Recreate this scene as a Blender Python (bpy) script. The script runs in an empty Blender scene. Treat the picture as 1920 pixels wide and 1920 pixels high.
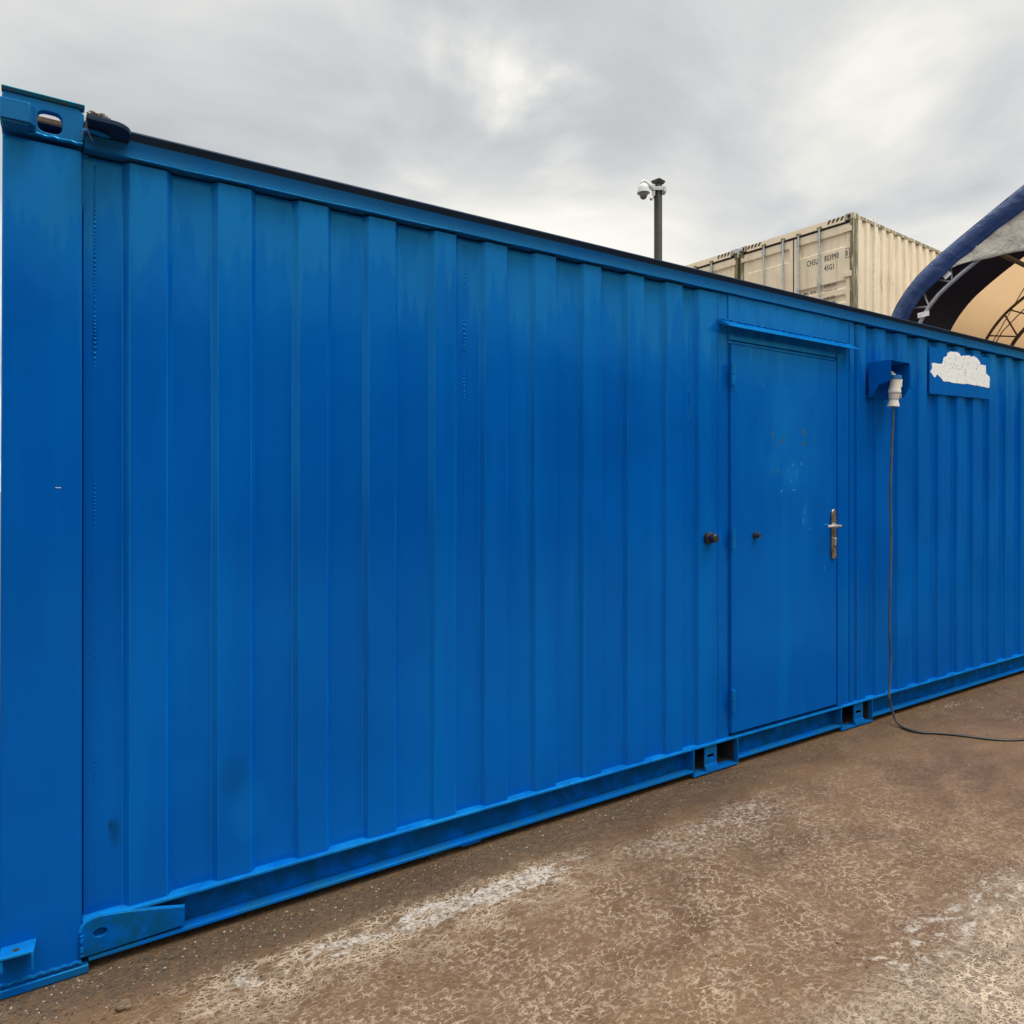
import bpy, bmesh, math, random
from mathutils import Vector, noise, Matrix
R = math.radians
random.seed(7)
sc = bpy.context.scene
COL = sc.collection

# ---------------------------------------------------------------- camera
cam = bpy.data.cameras.new('camera'); camo = bpy.data.objects.new('camera', cam); COL.objects.link(camo)
camo.location = (0, -2.518, 1.452); camo.rotation_euler = (R(90), 0, -R(33.405))
cam.sensor_width = 36; cam.lens = 36 * 1350 / 1920; cam.shift_y = -42 / 1920
cam.clip_start = .02; cam.clip_end = 2000
sc.camera = camo
sc.view_settings.view_transform = 'Standard'; sc.view_settings.look = 'None'
sc.view_settings.gamma = 1; sc.view_settings.use_curve_mapping = False
sc.view_settings.exposure = 0.0

# ---------------------------------------------------------------- node helpers
class NT:
    def __init__(s, tree): s.t = tree; s.n = tree.nodes; s.n.clear()
    def add(s, typ, props=None, **inp):
        n = s.n.new(typ)
        for k, v in (props or {}).items(): setattr(n, k, v)
        for k, v in inp.items():
            key = int(k[1:]) if (k[0] == 'i' and k[1:].isdigit()) else k.replace('_', ' ')
            s.set(n.inputs[key], v)
        return n
    def set(s, sock, v):
        if isinstance(v, bpy.types.NodeSocket): s.t.links.new(v, sock)
        elif isinstance(v, bpy.types.Node): s.t.links.new(v.outputs[0], sock)
        else:
            if sock.type == 'RGBA' and len(v) == 3: v = (*v, 1)
            sock.default_value = v
    def math(s, op, a, b=0., clamp=False, c=None):
        n = s.add('ShaderNodeMath', {'operation': op, 'use_clamp': clamp}, i0=a, i1=b)
        if c is not None: s.set(n.inputs[2], c)
        return n.outputs[0]
    def mix(s, f, a, b, mode='MIX'):
        n = s.n.new('ShaderNodeMix'); n.data_type = 'RGBA'; n.blend_type = mode; n.clamp_factor = True
        s.set(n.inputs[0], f); s.set(n.inputs[6], a); s.set(n.inputs[7], b)
        return n.outputs[2]
    def ramp(s, f, lo, hi, a=0., b=1.):
        n = s.add('ShaderNodeMapRange', {'interpolation_type': 'SMOOTHSTEP'}, Value=f)
        n.inputs['From Min'].default_value = lo; n.inputs['From Max'].default_value = hi
        n.inputs['To Min'].default_value = a; n.inputs['To Max'].default_value = b
        return n.outputs[0]
    def pos(s): return s.add('ShaderNodeNewGeometry').outputs['Position']
    def obj(s): return s.add('ShaderNodeTexCoord').outputs['Object']
    def map(s, v, scale=(1, 1, 1), rot=(0, 0, 0), loc=(0, 0, 0)):
        return s.add('ShaderNodeMapping', Vector=v, Scale=scale, Rotation=rot, Location=loc).outputs[0]
    def noise(s, v, scale, detail=4, rough=.55, dist=0.):
        n = s.add('ShaderNodeTexNoise', Vector=v, Scale=scale, Detail=detail, Roughness=rough, Distortion=dist)
        return n.outputs[0]
    def bump(s, h, strength=.3, dist=.01, normal=None):
        n = s.add('ShaderNodeBump', Height=h, Strength=strength, Distance=dist)
        if normal is not None: s.set(n.inputs['Normal'], normal)
        return n.outputs[0]

def newmat(name):
    m = bpy.data.materials.new(name); m.use_nodes = True
    return m, NT(m.node_tree)
def finish(t, color, rough=.5, metal=0., normal=None, spec=.5, extra=None):
    b = t.add('ShaderNodeBsdfPrincipled', Base_Color=color, Roughness=rough, Metallic=metal)
    b.inputs['Specular IOR Level'].default_value = spec
    if normal is not None: t.set(b.inputs['Normal'], normal)
    o = t.add('ShaderNodeOutputMaterial'); t.t.links.new(b.outputs[0], o.inputs[0])
    return b

def simple(name, col, rough=.5, metal=0., var=.15, scale=14., bumps=.15, bd=.002, spec=.5):
    m, t = newmat(name); v = t.obj()
    n = t.noise(v, scale, 5, .6); n2 = t.noise(v, scale * 9, 3, .6)
    f = t.ramp(n, .3, .7)
    c = t.mix(f, tuple(x * (1 - var) for x in col), tuple(min(1, x * (1 + var)) for x in col))
    r = t.math('ADD', rough - .06, t.math('MULTIPLY', n, .12))
    finish(t, c, r, metal, t.bump(n2, bumps, bd), spec)
    return m

# ---------------------------------------------------------------- world: broken overcast
SUN_EL, SUN_AZ = R(66), R(138)      # azimuth clockwise from +Y
w = bpy.data.worlds.new('World'); sc.world = w; w.use_nodes = True
t = NT(w.node_tree)
d = t.add('ShaderNodeTexCoord').outputs['Generated']
sep = t.add('ShaderNodeSeparateXYZ', Vector=d)
zc = t.math('ADD', t.math('MAXIMUM', sep.outputs[2], 0.0), .16)
pv = t.add('ShaderNodeCombineXYZ', X=t.math('DIVIDE', sep.outputs[0], zc), Y=t.math('DIVIDE', sep.outputs[1], zc))
n1 = t.noise(t.map(pv, (1, 1, 1), loc=(1.3, .4, 0)), .75, 8, .50, .35)
n2 = t.noise(t.map(pv, (1, 1, 1), loc=(5.1, 2.7, 3)), 1.7, 9, .52, .4)
lum = t.math('ADD', t.math('MULTIPLY', n1, .72), t.math('MULTIPLY', n2, .28))
lum = t.ramp(lum, .34, .66, .0, 1.)
def blob(vec, width, amp):
    v = Vector(vec).normalized()
    dp = t.add('ShaderNodeVectorMath', {'operation': 'DOT_PRODUCT'})
    t.set(dp.inputs[0], d); dp.inputs[1].default_value = v
    wob = t.math('MULTIPLY', t.math('SUBTRACT', n2, .5), width * .0035)
    return t.ramp(t.math('ADD', dp.outputs['Value'], wob), math.cos(R(width)), 1., 0., amp * .30)
bl = blob((.526, .851, .60), 7, .50)
for vec, wd, am in (((.545, .84, .565), 5.5, .75), ((.58, .81, .53), 5, .6), ((.62, .79, .51), 5, .45), ((.47, .87, .60), 5, .30), ((1.008, .533, .56), 4, .20), ((.50, .87, .66), 7, .15),
                    ((.93, .58, .47), 7, .12), ((.80, .67, .36), 13, .18), ((.43, .93, .56), 8, .10), ((.95, .55, .37), 9, .12)):
    bl = t.math('ADD', bl, blob(vec, wd, am))
for vec, wd, am in (((.76, .696, .50), 11, .17), ((.36, .96, .46), 10, .13), ((.18, 1.1, .6), 14, .06), ((.70, .73, .66), 12, .08), ((.86, .61, .44), 8, .12)):
    bl = t.math('SUBTRACT', bl, blob(vec, wd, am))
fine = t.math('MULTIPLY', t.math('SUBTRACT', n2, .5), .62)
L = t.math('ADD', t.math('ADD', t.math('ADD', t.math('MULTIPLY', lum, .24), .685), bl), fine)
hz = t.ramp(sep.outputs[2], .02, .30, .06, 0.)
L = t.math('ADD', L, hz)
up = t.ramp(sep.outputs[2], .60, .92, 1., 4.8)          # overcast: zenith brighter than the horizon
L = t.math('MULTIPLY', L, up)
L = t.math('MULTIPLY', L, t.ramp(sep.outputs[1], -.05, -.55, 1., 1.25))     # unseen sky behind the camera, brightened to strengthen the wall's reflection
L = t.math('MULTIPLY', L, t.ramp(sep.outputs[2], -.12, .0, .35, 1.))
ccol = t.mix(t.ramp(L, .62, .95), (.955, .99, 1.01, 1), (1.03, 1.01, .945, 1))
cv = t.add('ShaderNodeVectorMath', {'operation': 'SCALE'}); t.set(cv.inputs[0], ccol); t.set(cv.inputs['Scale'], L)
sky = t.add('ShaderNodeTexSky', {'sky_type': 'NISHITA', 'sun_disc': False, 'sun_elevation': SUN_EL, 'sun_rotation': SUN_AZ})
bg1 = t.add('ShaderNodeBackground', Color=sky.outputs[0], Strength=.05)
bg2 = t.add('ShaderNodeBackground', Color=cv.outputs[0], Strength=1.)
mx = t.add('ShaderNodeMixShader', Fac=.95); t.t.links.new(bg1.outputs[0], mx.inputs[1]); t.t.links.new(bg2.outputs[0], mx.inputs[2])
o = t.add('ShaderNodeOutputWorld'); t.t.links.new(mx.outputs[0], o.inputs[0])

sl = bpy.data.lights.new('sun', 'SUN'); sun = bpy.data.objects.new('sun', sl); COL.objects.link(sun)
sl.energy = 1.5; sl.angle = R(24); sl.color = (1, .97, .92)
sd = Vector((math.sin(SUN_AZ) * math.cos(SUN_EL), math.cos(SUN_AZ) * math.cos(SUN_EL), math.sin(SUN_EL)))
sun.rotation_euler = sd.to_track_quat('Z', 'Y').to_euler()

# ---------------------------------------------------------------- mesh helpers
class MB:
    def __init__(s): s.v = []; s.f = []; s.m = []
    def face(s, pts, mi=0):
        i = len(s.v); s.v += [tuple(p) for p in pts]; s.f.append(tuple(range(i, i + len(pts)))); s.m.append(mi)
    def mesh(s, vs, fs, mi=0):
        i = len(s.v); s.v += [tuple(p) for p in vs]
        for f in fs: s.f.append(tuple(a + i for a in f)); s.m.append(mi)
        return s
    def box(s, x0, x1, y0, y1, z0, z1, mi=0):
        vs = [(x, y, z) for x in (x0, x1) for y in (y0, y1) for z in (z0, z1)]
        return s.mesh(vs, [(0, 1, 3, 2), (4, 6, 7, 5), (0, 4, 5, 1), (2, 3, 7, 6), (0, 2, 6, 4), (1, 5, 7, 3)], mi)
    def prism(s, poly, a, b, axis='x', mi=0):
        """closed polygon (2-D) extruded along an axis from a to b"""
        def P(q, h):
            if axis == 'x': return (h, q[0], q[1])
            if axis == 'y': return (q[0], h, q[1])
            return (q[0], q[1], h)
        n = len(poly); vs = [P(q, a) for q in poly] + [P(q, b) for q in poly]
        fs = [(i, (i + 1) % n, n + (i + 1) % n, n + i) for i in range(n)] + [tuple(range(n - 1, -1, -1)), tuple(range(n, 2 * n))]
        return s.mesh(vs, fs, mi)
    def sheet(s, line, z0, z1, mi=0, nz=1):
        """open polyline in plan (x, y) raised from z0 to z1"""
        n = len(line); vs = []
        for k in range(nz + 1):
            z = z0 + (z1 - z0) * k / nz; vs += [(p[0], p[1], z) for p in line]
        fs = [(k * n + i, k * n + i + 1, (k + 1) * n + i + 1, (k + 1) * n + i) for k in range(nz) for i in range(n - 1)]
        return s.mesh(vs, fs, mi)
    def tube(s, pts, r, n=10, mi=0, caps=True):
        pts = [Vector(p) for p in pts]; m = len(pts)
        rr = r if isinstance(r, (list, tuple)) else [r] * m
        vs = []; up = None
        for i, p in enumerate(pts):
            d = (pts[min(i + 1, m - 1)] - pts[max(i - 1, 0)]).normalized()
            if up is None:
                up = Vector((0, 0, 1)) if abs(d.z) < .9 else Vector((1, 0, 0))
            a = d.cross(up)
            if a.length < 1e-4: a = d.cross(Vector((1, 0, 0)))
            a.normalize(); b = d.cross(a).normalized(); up = -b if (-b).dot(up) > 0 else b
            for k in range(n):
                an = 2 * math.pi * k / n
                vs.append(p + (a * math.cos(an) + b * math.sin(an)) * rr[i])
        fs = [(i * n + k, i * n + (k + 1) % n, (i + 1) * n + (k + 1) % n, (i + 1) * n + k) for i in range(m - 1) for k in range(n)]
        if caps: fs += [tuple(range(n - 1, -1, -1)), tuple(range((m - 1) * n, m * n))]
        return s.mesh(vs, fs, mi)
    def grid(s, fn, nu, nv, mi=0):
        vs = [fn(i / nu, j / nv) for j in range(nv + 1) for i in range(nu + 1)]
        fs = [(j * (nu + 1) + i, j * (nu + 1) + i + 1, (j + 1) * (nu + 1) + i + 1, (j + 1) * (nu + 1) + i) for j in range(nv) for i in range(nu)]
        return s.mesh(vs, fs, mi)
    def build(s, name, mats, parent=None, smooth=False, bevel=0., angle=35):
        me = bpy.data.meshes.new(name); me.from_pydata(s.v, [], s.f)
        if not isinstance(mats, (list, tuple)): mats = [mats]
        for m in mats: me.materials.append(m)
        for p, mi in zip(me.polygons, s.m): p.material_index = mi
        bm = bmesh.new(); bm.from_mesh(me); bmesh.ops.recalc_face_normals(bm, faces=bm.faces); bm.to_mesh(me); bm.free()
        o = bpy.data.objects.new(name, me); COL.objects.link(o); o.parent = parent
        if bevel:
            b = o.modifiers.new('bevel', 'BEVEL'); b.width = bevel; b.segments = 2; b.limit_method = 'ANGLE'; b.angle_limit = R(40); b.harden_normals = False
        if smooth or bevel:
            for p in me.polygons: p.use_smooth = True
            try: me.set_sharp_from_angle(angle=R(angle))
            except Exception: pass
        return o

def tag(o, label=None, cat=None, group=None, kind=None):
    if label: o['label'] = label
    if cat: o['category'] = cat
    if group: o['group'] = group
    if kind: o['kind'] = kind
    return o
def empty(name, loc=(0, 0, 0), rz=0.):
    o = bpy.data.objects.new(name, None); COL.objects.link(o); o.location = loc; o.rotation_euler = (0, 0, rz)
    o.empty_display_size = .2
    return o
def catmull(pts, n=8):
    P = [Vector(p) for p in pts]; P = [P[0] * 2 - P[1]] + P + [P[-1] * 2 - P[-2]]; out = []
    for i in range(1, len(P) - 2):
        for k in range(n):
            u = k / n; a, b, c, e = P[i - 1], P[i], P[i + 1], P[i + 2]
            out.append(.5 * ((2 * b) + (c - a) * u + (2 * a - 5 * b + 4 * c - e) * u * u + (3 * b - a - 3 * c + e) * u ** 3))
    out.append(P[-2]); return out
def text_mesh(s, size, align='LEFT'):
    cu = bpy.data.curves.new('txt', 'FONT'); cu.body = s; cu.size = size; cu.align_x = align; cu.space_character = 1.12; cu.extrude = .0008; cu.offset = .0018 * size / .15; cu.resolution_u = 3
    ob = bpy.data.objects.new('txt', cu); COL.objects.link(ob)
    dg = bpy.context.evaluated_depsgraph_get(); dg.update()
    me = bpy.data.meshes.new_from_object(ob.evaluated_get(dg))
    vs = [v.co.copy() for v in me.vertices]; fs = [tuple(p.vertices) for p in me.polygons]
    bpy.data.objects.remove(ob); bpy.data.curves.remove(cu); bpy.data.meshes.remove(me)
    return vs, fs

# ---------------------------------------------------------------- materials
def blue_paint(name, wall=True, dark=False, rusty=0., dirt_shade=.0, fade=0., worn_lit=0., dcol=(.008, .085, .13)):
    m, t = newmat(name); p = t.pos()
    nb = t.noise(p, 1.3, 4, .5); ns = t.noise(t.map(p, (5, 5, .45)), 1.3, 3, .5)
    ns2 = t.noise(t.map(p, (13, 13, .9)), 1.3, 3, .5)
    base = (.0003, .098, .440, 1); lite = (.0005, .128, .495, 1); deep = (.0003, .080, .385, 1)
    c = t.mix(t.ramp(nb, .35, .68), deep, base)
    c = t.mix(t.math('MULTIPLY', t.ramp(ns, .48, .72), .40), c, lite)
    z = t.add('ShaderNodeSeparateXYZ', Vector=p)
    x_ = z.outputs[0]; z_ = z.outputs[2]
    rough = t.math('ADD', .10, t.math('MULTIPLY', ns, .12))
    if wall:
        # faded run-off patches and streaks that hang from the top rail
        hang = t.math('SUBTRACT', z_, t.math('ADD', 1.55, t.math('MULTIPLY', t.noise(t.map(p, (1, 1, 0)), 8.5, 3, .6), 1.15)))
        f = t.math('MULTIPLY', t.ramp(hang, -.08, .42), t.ramp(ns2, .36, .62, .45, 1.))
        c = t.mix(t.math('MULTIPLY', f, .55), c, (.003, .165, .50, 1))
        rough = t.math('ADD', rough, t.math('MULTIPLY', f, .10))
        sharp = t.math('MULTIPLY', t.ramp(hang, .10, .15), t.ramp(z_, 1.75, 2.25))
        c = t.mix(t.math('MULTIPLY', sharp, .26), c, (.018, .165, .43, 1))
        tri = t.math('SUBTRACT', z_, t.math('ADD', 1.95, t.math('MULTIPLY', t.noise(t.map(p, (1, 1, 0), loc=(3, 0, 0)), 13., 2, .5), 1.05)))
        c = t.mix(t.math('MULTIPLY', t.ramp(tri, .0, .03), .32), c, (.0004, .075, .34, 1))
        # thin drip lines
        dl = t.noise(t.map(p, (70, 70, .9)), 1.0, 2, .5, .3)
        dl = t.math('MULTIPLY', t.ramp(t.math('ABSOLUTE', t.math('SUBTRACT', dl, .5)), .0, .02, 1., 0.), t.ramp(z_, 1.5, 2.3))
        c = t.mix(t.math('MULTIPLY', dl, .10), c, (.01, .18, .47, 1))
        # grubby smudges where things rubbed the paint
        for sx, sz, rx, rz, am in ((.552, .485, .05, .09, .32), (.201, .388, .018, .05, .6), (.19, .41, .008, .02, .7), (5.05, 1.12, .05, .05, .35), (.60, .37, .07, .13, -.16), (3.56, 1.53, .09, .10, -.28), (3.47, 1.86, .16, .22, -.16), (3.40, 1.60, .06, .10, -.16), (3.68, 1.30, .03, .10, -.2), (3.70, 1.72, .05, .06, .10)):
            dx = t.math('DIVIDE', t.math('SUBTRACT', x_, sx), rx); dz = t.math('DIVIDE', t.math('SUBTRACT', z_, sz), rz)
            r2 = t.math('ADD', t.math('MULTIPLY', dx, dx), t.math('MULTIPLY', dz, dz))
            g = t.math('MULTIPLY', t.ramp(t.math('ADD', r2, t.math('MULTIPLY', t.noise(p, 45, 4), .8)), .2, 1.7, 1., 0.), abs(am))
            c = t.mix(g, c, (.002, .03, .10, 1) if am > 0 else (.006, .21, .53, 1))
    if fade: c = t.mix(t.math('MULTIPLY', t.ramp(t.noise(t.map(p, (2, 2, 5)), 2.4, 3, .5), .30, .55, .55, 1.), fade), c, (.016, .112, .30, 1)); rough = t.math('ADD', rough, .12 * fade)
    if worn_lit: c = t.mix(t.math('MULTIPLY', t.ramp(t.noise(t.map(p, (3, 3, .8)), 3., 3, .6), .30, .62, .25, 1.), worn_lit), c, (.004, .19, .58, 1))  # lighter blue stands in for skylight and glints, broken up by noise
    sp = t.noise(p, 160, 2, .5)
    c = t.mix(t.math('MULTIPLY', t.ramp(sp, .76, .82), .25), c, (.02, .26, .58, 1))
    if dirt_shade:
        dn = t.noise(p, 14, 6, .65)
        c = t.mix(t.math('MULTIPLY', t.ramp(dn, .36, .60), dirt_shade), c, (*dcol, 1))
        rough = t.math('ADD', rough, t.math('MULTIPLY', t.ramp(dn, .42, .62), .3 * dirt_shade))
    if rusty:
        rn = t.noise(p, 26, 7, .7)
        c = t.mix(t.ramp(rn, 1 - rusty, 1.06 - rusty), c, t.mix(t.noise(p, 90, 3), (.050, .030, .020, 1), (.11, .065, .042, 1)))
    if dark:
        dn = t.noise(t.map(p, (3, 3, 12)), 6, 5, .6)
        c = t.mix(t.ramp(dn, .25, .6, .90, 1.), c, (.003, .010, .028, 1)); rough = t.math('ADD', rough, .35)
    h = t.math('ADD', t.math('MULTIPLY', t.noise(p, 190, 3, .6), .22), t.math('MULTIPLY', t.noise(t.map(p, (2.5, 2.5, 1.2)), 2.2, 3, .5), 5.))
    nrm = t.bump(h, .22, .0026)
    # gloss enamel: tinted clear reflection over a matte body
    df = t.add('ShaderNodeBsdfDiffuse', Color=c, Roughness=.3, Normal=nrm)
    gl = t.add('ShaderNodeBsdfGlossy', Color=(.35, .5, .65, 1) if dark else (.10, .76, 1., 1), Roughness=rough, Normal=nrm)
    dt = t.add('ShaderNodeVectorMath', {'operation': 'DOT_PRODUCT'}); t.set(dt.inputs[0], nrm); t.set(dt.inputs[1], t.add('ShaderNodeNewGeometry').outputs['Incoming'])
    om = t.math('SUBTRACT', 1., t.math('ABSOLUTE', dt.outputs['Value']), True)
    fr = t.math('ADD', .050, t.math('MULTIPLY', t.math('POWER', om, 5.), .60))      # Schlick fresnel, the same on both sides of a sheet
    mx_ = t.add('ShaderNodeMixShader', Fac=fr); t.t.links.new(df.outputs[0], mx_.inputs[1]); t.t.links.new(gl.outputs[0], mx_.inputs[2])
    o = t.add('ShaderNodeOutputMaterial'); t.t.links.new(mx_.outputs[0], o.inputs[0])
    return m
M = {}
M['wall'] = blue_paint('blue_wall_paint')
M['edge'] = blue_paint('worn_lit_fold_paint', worn_lit=.55)  # sky reflection on the bends painted in lighter, along with edge wear
M['blue'] = blue_paint('blue_paint', wall=False)
M['rail'] = blue_paint('blue_rail_paint', wall=False, dirt_shade=.35)
M['lowrail'] = blue_paint('blue_low_rail_paint', wall=False, dirt_shade=.55, rusty=.30)
M['lug'] = blue_paint('dirty_blue_lug_paint', wall=False, dirt_shade=.9, dcol=(.002, .060, .16))
M['web'] = blue_paint('shaded_channel_paint', wall=False, dirt_shade=.85, dcol=(.001, .045, .15))  # shade under the top flange painted in as darker blue
M['flange'] = blue_paint('lit_flange_paint', wall=False, dirt_shade=.25, worn_lit=.75)  # skylight on upward faces painted in as lighter blue
M['rustall'] = simple('brown_rust', (.10, .065, .04), .85, 0., .4, 40)
M['rust'] = blue_paint('blue_rusty_paint', wall=False, dirt_shade=1., rusty=.53)
M['toprail'] = blue_paint('faded_top_rail_paint', wall=False, dirt_shade=.12, fade=.75)
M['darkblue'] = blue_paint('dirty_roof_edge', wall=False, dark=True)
M['black'] = simple('black_plastic', (.012, .013, .014), .45)
M['void'] = simple('dark_inside', (.012, .014, .016), .9)
M['chrome'] = simple('worn_chrome', (.62, .60, .57), .28, 1., .25, 30)
M['chrome_dirty'] = simple('tarnished_chrome', (.30, .275, .25), .34, 1., .5, 22)
M['plug'] = simple('cream_plug_plastic', (.62, .60, .54), .42, 0., .06, 20)
M['plugblue'] = simple('blue_plug_ring', (.02, .17, .50), .4)
M['cable'] = simple('grey_rubber_cable', (.055, .070, .090), .6, 0., .3, 10)
M['cable_mud'] = simple('muddy_cable', (.022, .021, .020), .5, 0., .3, 10)
M['galv'] = simple('galvanised_steel', (.46, .48, .49), .42, .75, .2, 25)
M['galv_white'] = simple('pale_galvanised_tube', (.42, .43, .43), .4, .35, .15, 25)
M['browntube'] = simple('brown_tube', (.085, .060, .042), .55, .3, .3, 12)
M['pole'] = simple('dark_brown_post_paint', (.040, .036, .035), .5, 0., .3, 8)
M['camwhite'] = simple('white_camera_shell', (.52, .53, .50), .4, 0., .05, 20)
M['camglass'] = simple('smoked_dome', (.16, .15, .12), .12, 0., .1, 20)
M['label'] = simple('white_tag', (.70, .70, .68), .6)
M['black_paint'] = simple('black_stencil', (.020, .020, .022), .6, 0., .3, 60)
M['yellow_paint'] = simple('yellow_stripe', (.52, .36, .12), .6, 0., .2, 60)
M['twig'] = simple('dry_stalk', (.16, .09, .04), .8, 0., .3, 60)
M['leaf'] = simple('dead_leaf', (.40, .37, .33), .85, 0., .6, 30, .5, .006)
M['concrete'] = simple('grey_concrete', (.28, .27, .25), .9, 0., .2, 4, .4, .01)
M['print'] = simple('faint_grey_print', (.20, .21, .22), .7, 0., .5, 90)
M['greyshed'] = simple('grey_shed_cladding', (.085, .09, .095), .7, 0., .1, 2)
M['whitechip'] = simple('white_chip', (.6, .62, .62), .6)
M['greenrust'] = simple('olive_letter_residue', (.006, .085, .085), .7, 0., .8, 90)
M['scuff'] = simple('pale_blue_scuff', (.006, .17, .50), .5, 0., .5, 90)

def beige_mat(name, algae=.0, streak=True):
    m, t = newmat(name); p = t.obj()
    n = t.noise(p, 2.5, 5, .6); c = t.mix(t.ramp(n, .3, .7), (.70, .60, .44, 1), (.79, .69, .52, 1))
    if streak:
        s = t.noise(t.map(p, (9, 9, .7)), 1.5, 6, .65)
        c = t.mix(t.math('MULTIPLY', t.ramp(s, .52, .72), .5), c, (.38, .31, .19, 1))
    if algae:
        s = t.noise(t.map(p, (16, 16, 1.6)), 1.6, 7, .7)
        c = t.mix(t.ramp(s, .62 - algae * .35, .72 - algae * .2), c, (.13, .115, .055, 1))
        s2 = t.noise(t.map(p, (30, 30, 5)), 1.6, 6, .75)
        c = t.mix(t.math('MULTIPLY', t.ramp(s2, .58, .66), algae), c, (.045, .035, .02, 1))
    r = t.noise(p, 13, 7, .75)
    c = t.mix(t.ramp(r, .70, .76), c, (.17, .07, .03, 1))
    finish(t, c, t.math('ADD', .42, t.math('MULTIPLY', n, .25)), 0., t.bump(t.noise(p, 60, 3), .15, .003))
    return m
M['beige'] = beige_mat('beige_container_paint'); M['beige_dirty'] = beige_mat('beige_container_paint_algae', .95)
M['beige_side'] = beige_mat('beige_side_paint', .10)
M['beige_rail'] = beige_mat('mossy_beige_rail', .75)

def fabric(name, col, trans, tcol, wr=.6):
    m, t = newmat(name); p = t.obj()
    n = t.noise(p, 1.2, 4, .5)
    c = t.mix(t.ramp(n, .3, .7), tuple(x * .85 for x in col) + (1,), tuple(min(1, x * 1.15) for x in col) + (1,))
    wrn = t.noise(t.map(p, (1.2, 3, 3)), 2.2, 3, .5, .8)
    nrm = t.bump(wrn, wr, .05)
    b = t.add('ShaderNodeBsdfPrincipled', Base_Color=c, Roughness=.48, Normal=nrm); b.inputs['Specular IOR Level'].default_value = .06 if 'lining' in name else .4
    tr = t.add('ShaderNodeBsdfTranslucent', Color=(*tcol, 1))
    mx = t.add('ShaderNodeMixShader', Fac=trans); t.t.links.new(b.outputs[0], mx.inputs[1]); t.t.links.new(tr.outputs[0], mx.inputs[2])
    o = t.add('ShaderNodeOutputMaterial'); t.t.links.new(mx.outputs[0], o.inputs[0])
    return m
M['navy'] = fabric('navy_tarpaulin', (.022, .050, .150), .0, (.01, .015, .06))
M['lining'] = fabric('shaded_navy_lining', (.006, .010, .040), .0, (.01, .01, .03), .1)  # same fabric as outside, with the shelter's inner shade painted in
M['tan'] = fabric('tan_translucent_tarpaulin', (.50, .38, .245), .58, (.60, .41, .235), .15)
M['flap'] = fabric('off_white_gable_sheet', (.66, .61, .52), .25, (.5, .46, .4), .9)

def paper_mat():
    m, t = newmat('torn_white_paper'); p = t.obj()
    a = t.noise(t.map(p, (3, 1, 40)), 3, 4, .6); b = t.noise(t.map(p, (40, 1, 3)), 3, 4, .6); s = t.noise(p, 75, 3, .6)
    c = t.mix(t.ramp(a, .35, .7), (.70, .73, .75, 1), (.80, .83, .85, 1)); c = t.mix(t.math('MULTIPLY', t.ramp(b, .55, .75), .35), c, (.66, .66, .64, 1))
    c = t.mix(t.math('MULTIPLY', t.ramp(s, .60, .68), .75), c, (.22, .22, .23, 1))
    finish(t, c, .7, 0., t.bump(t.math('ADD', a, b), .3, .002)); return m
M['paper'] = paper_mat()

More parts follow.
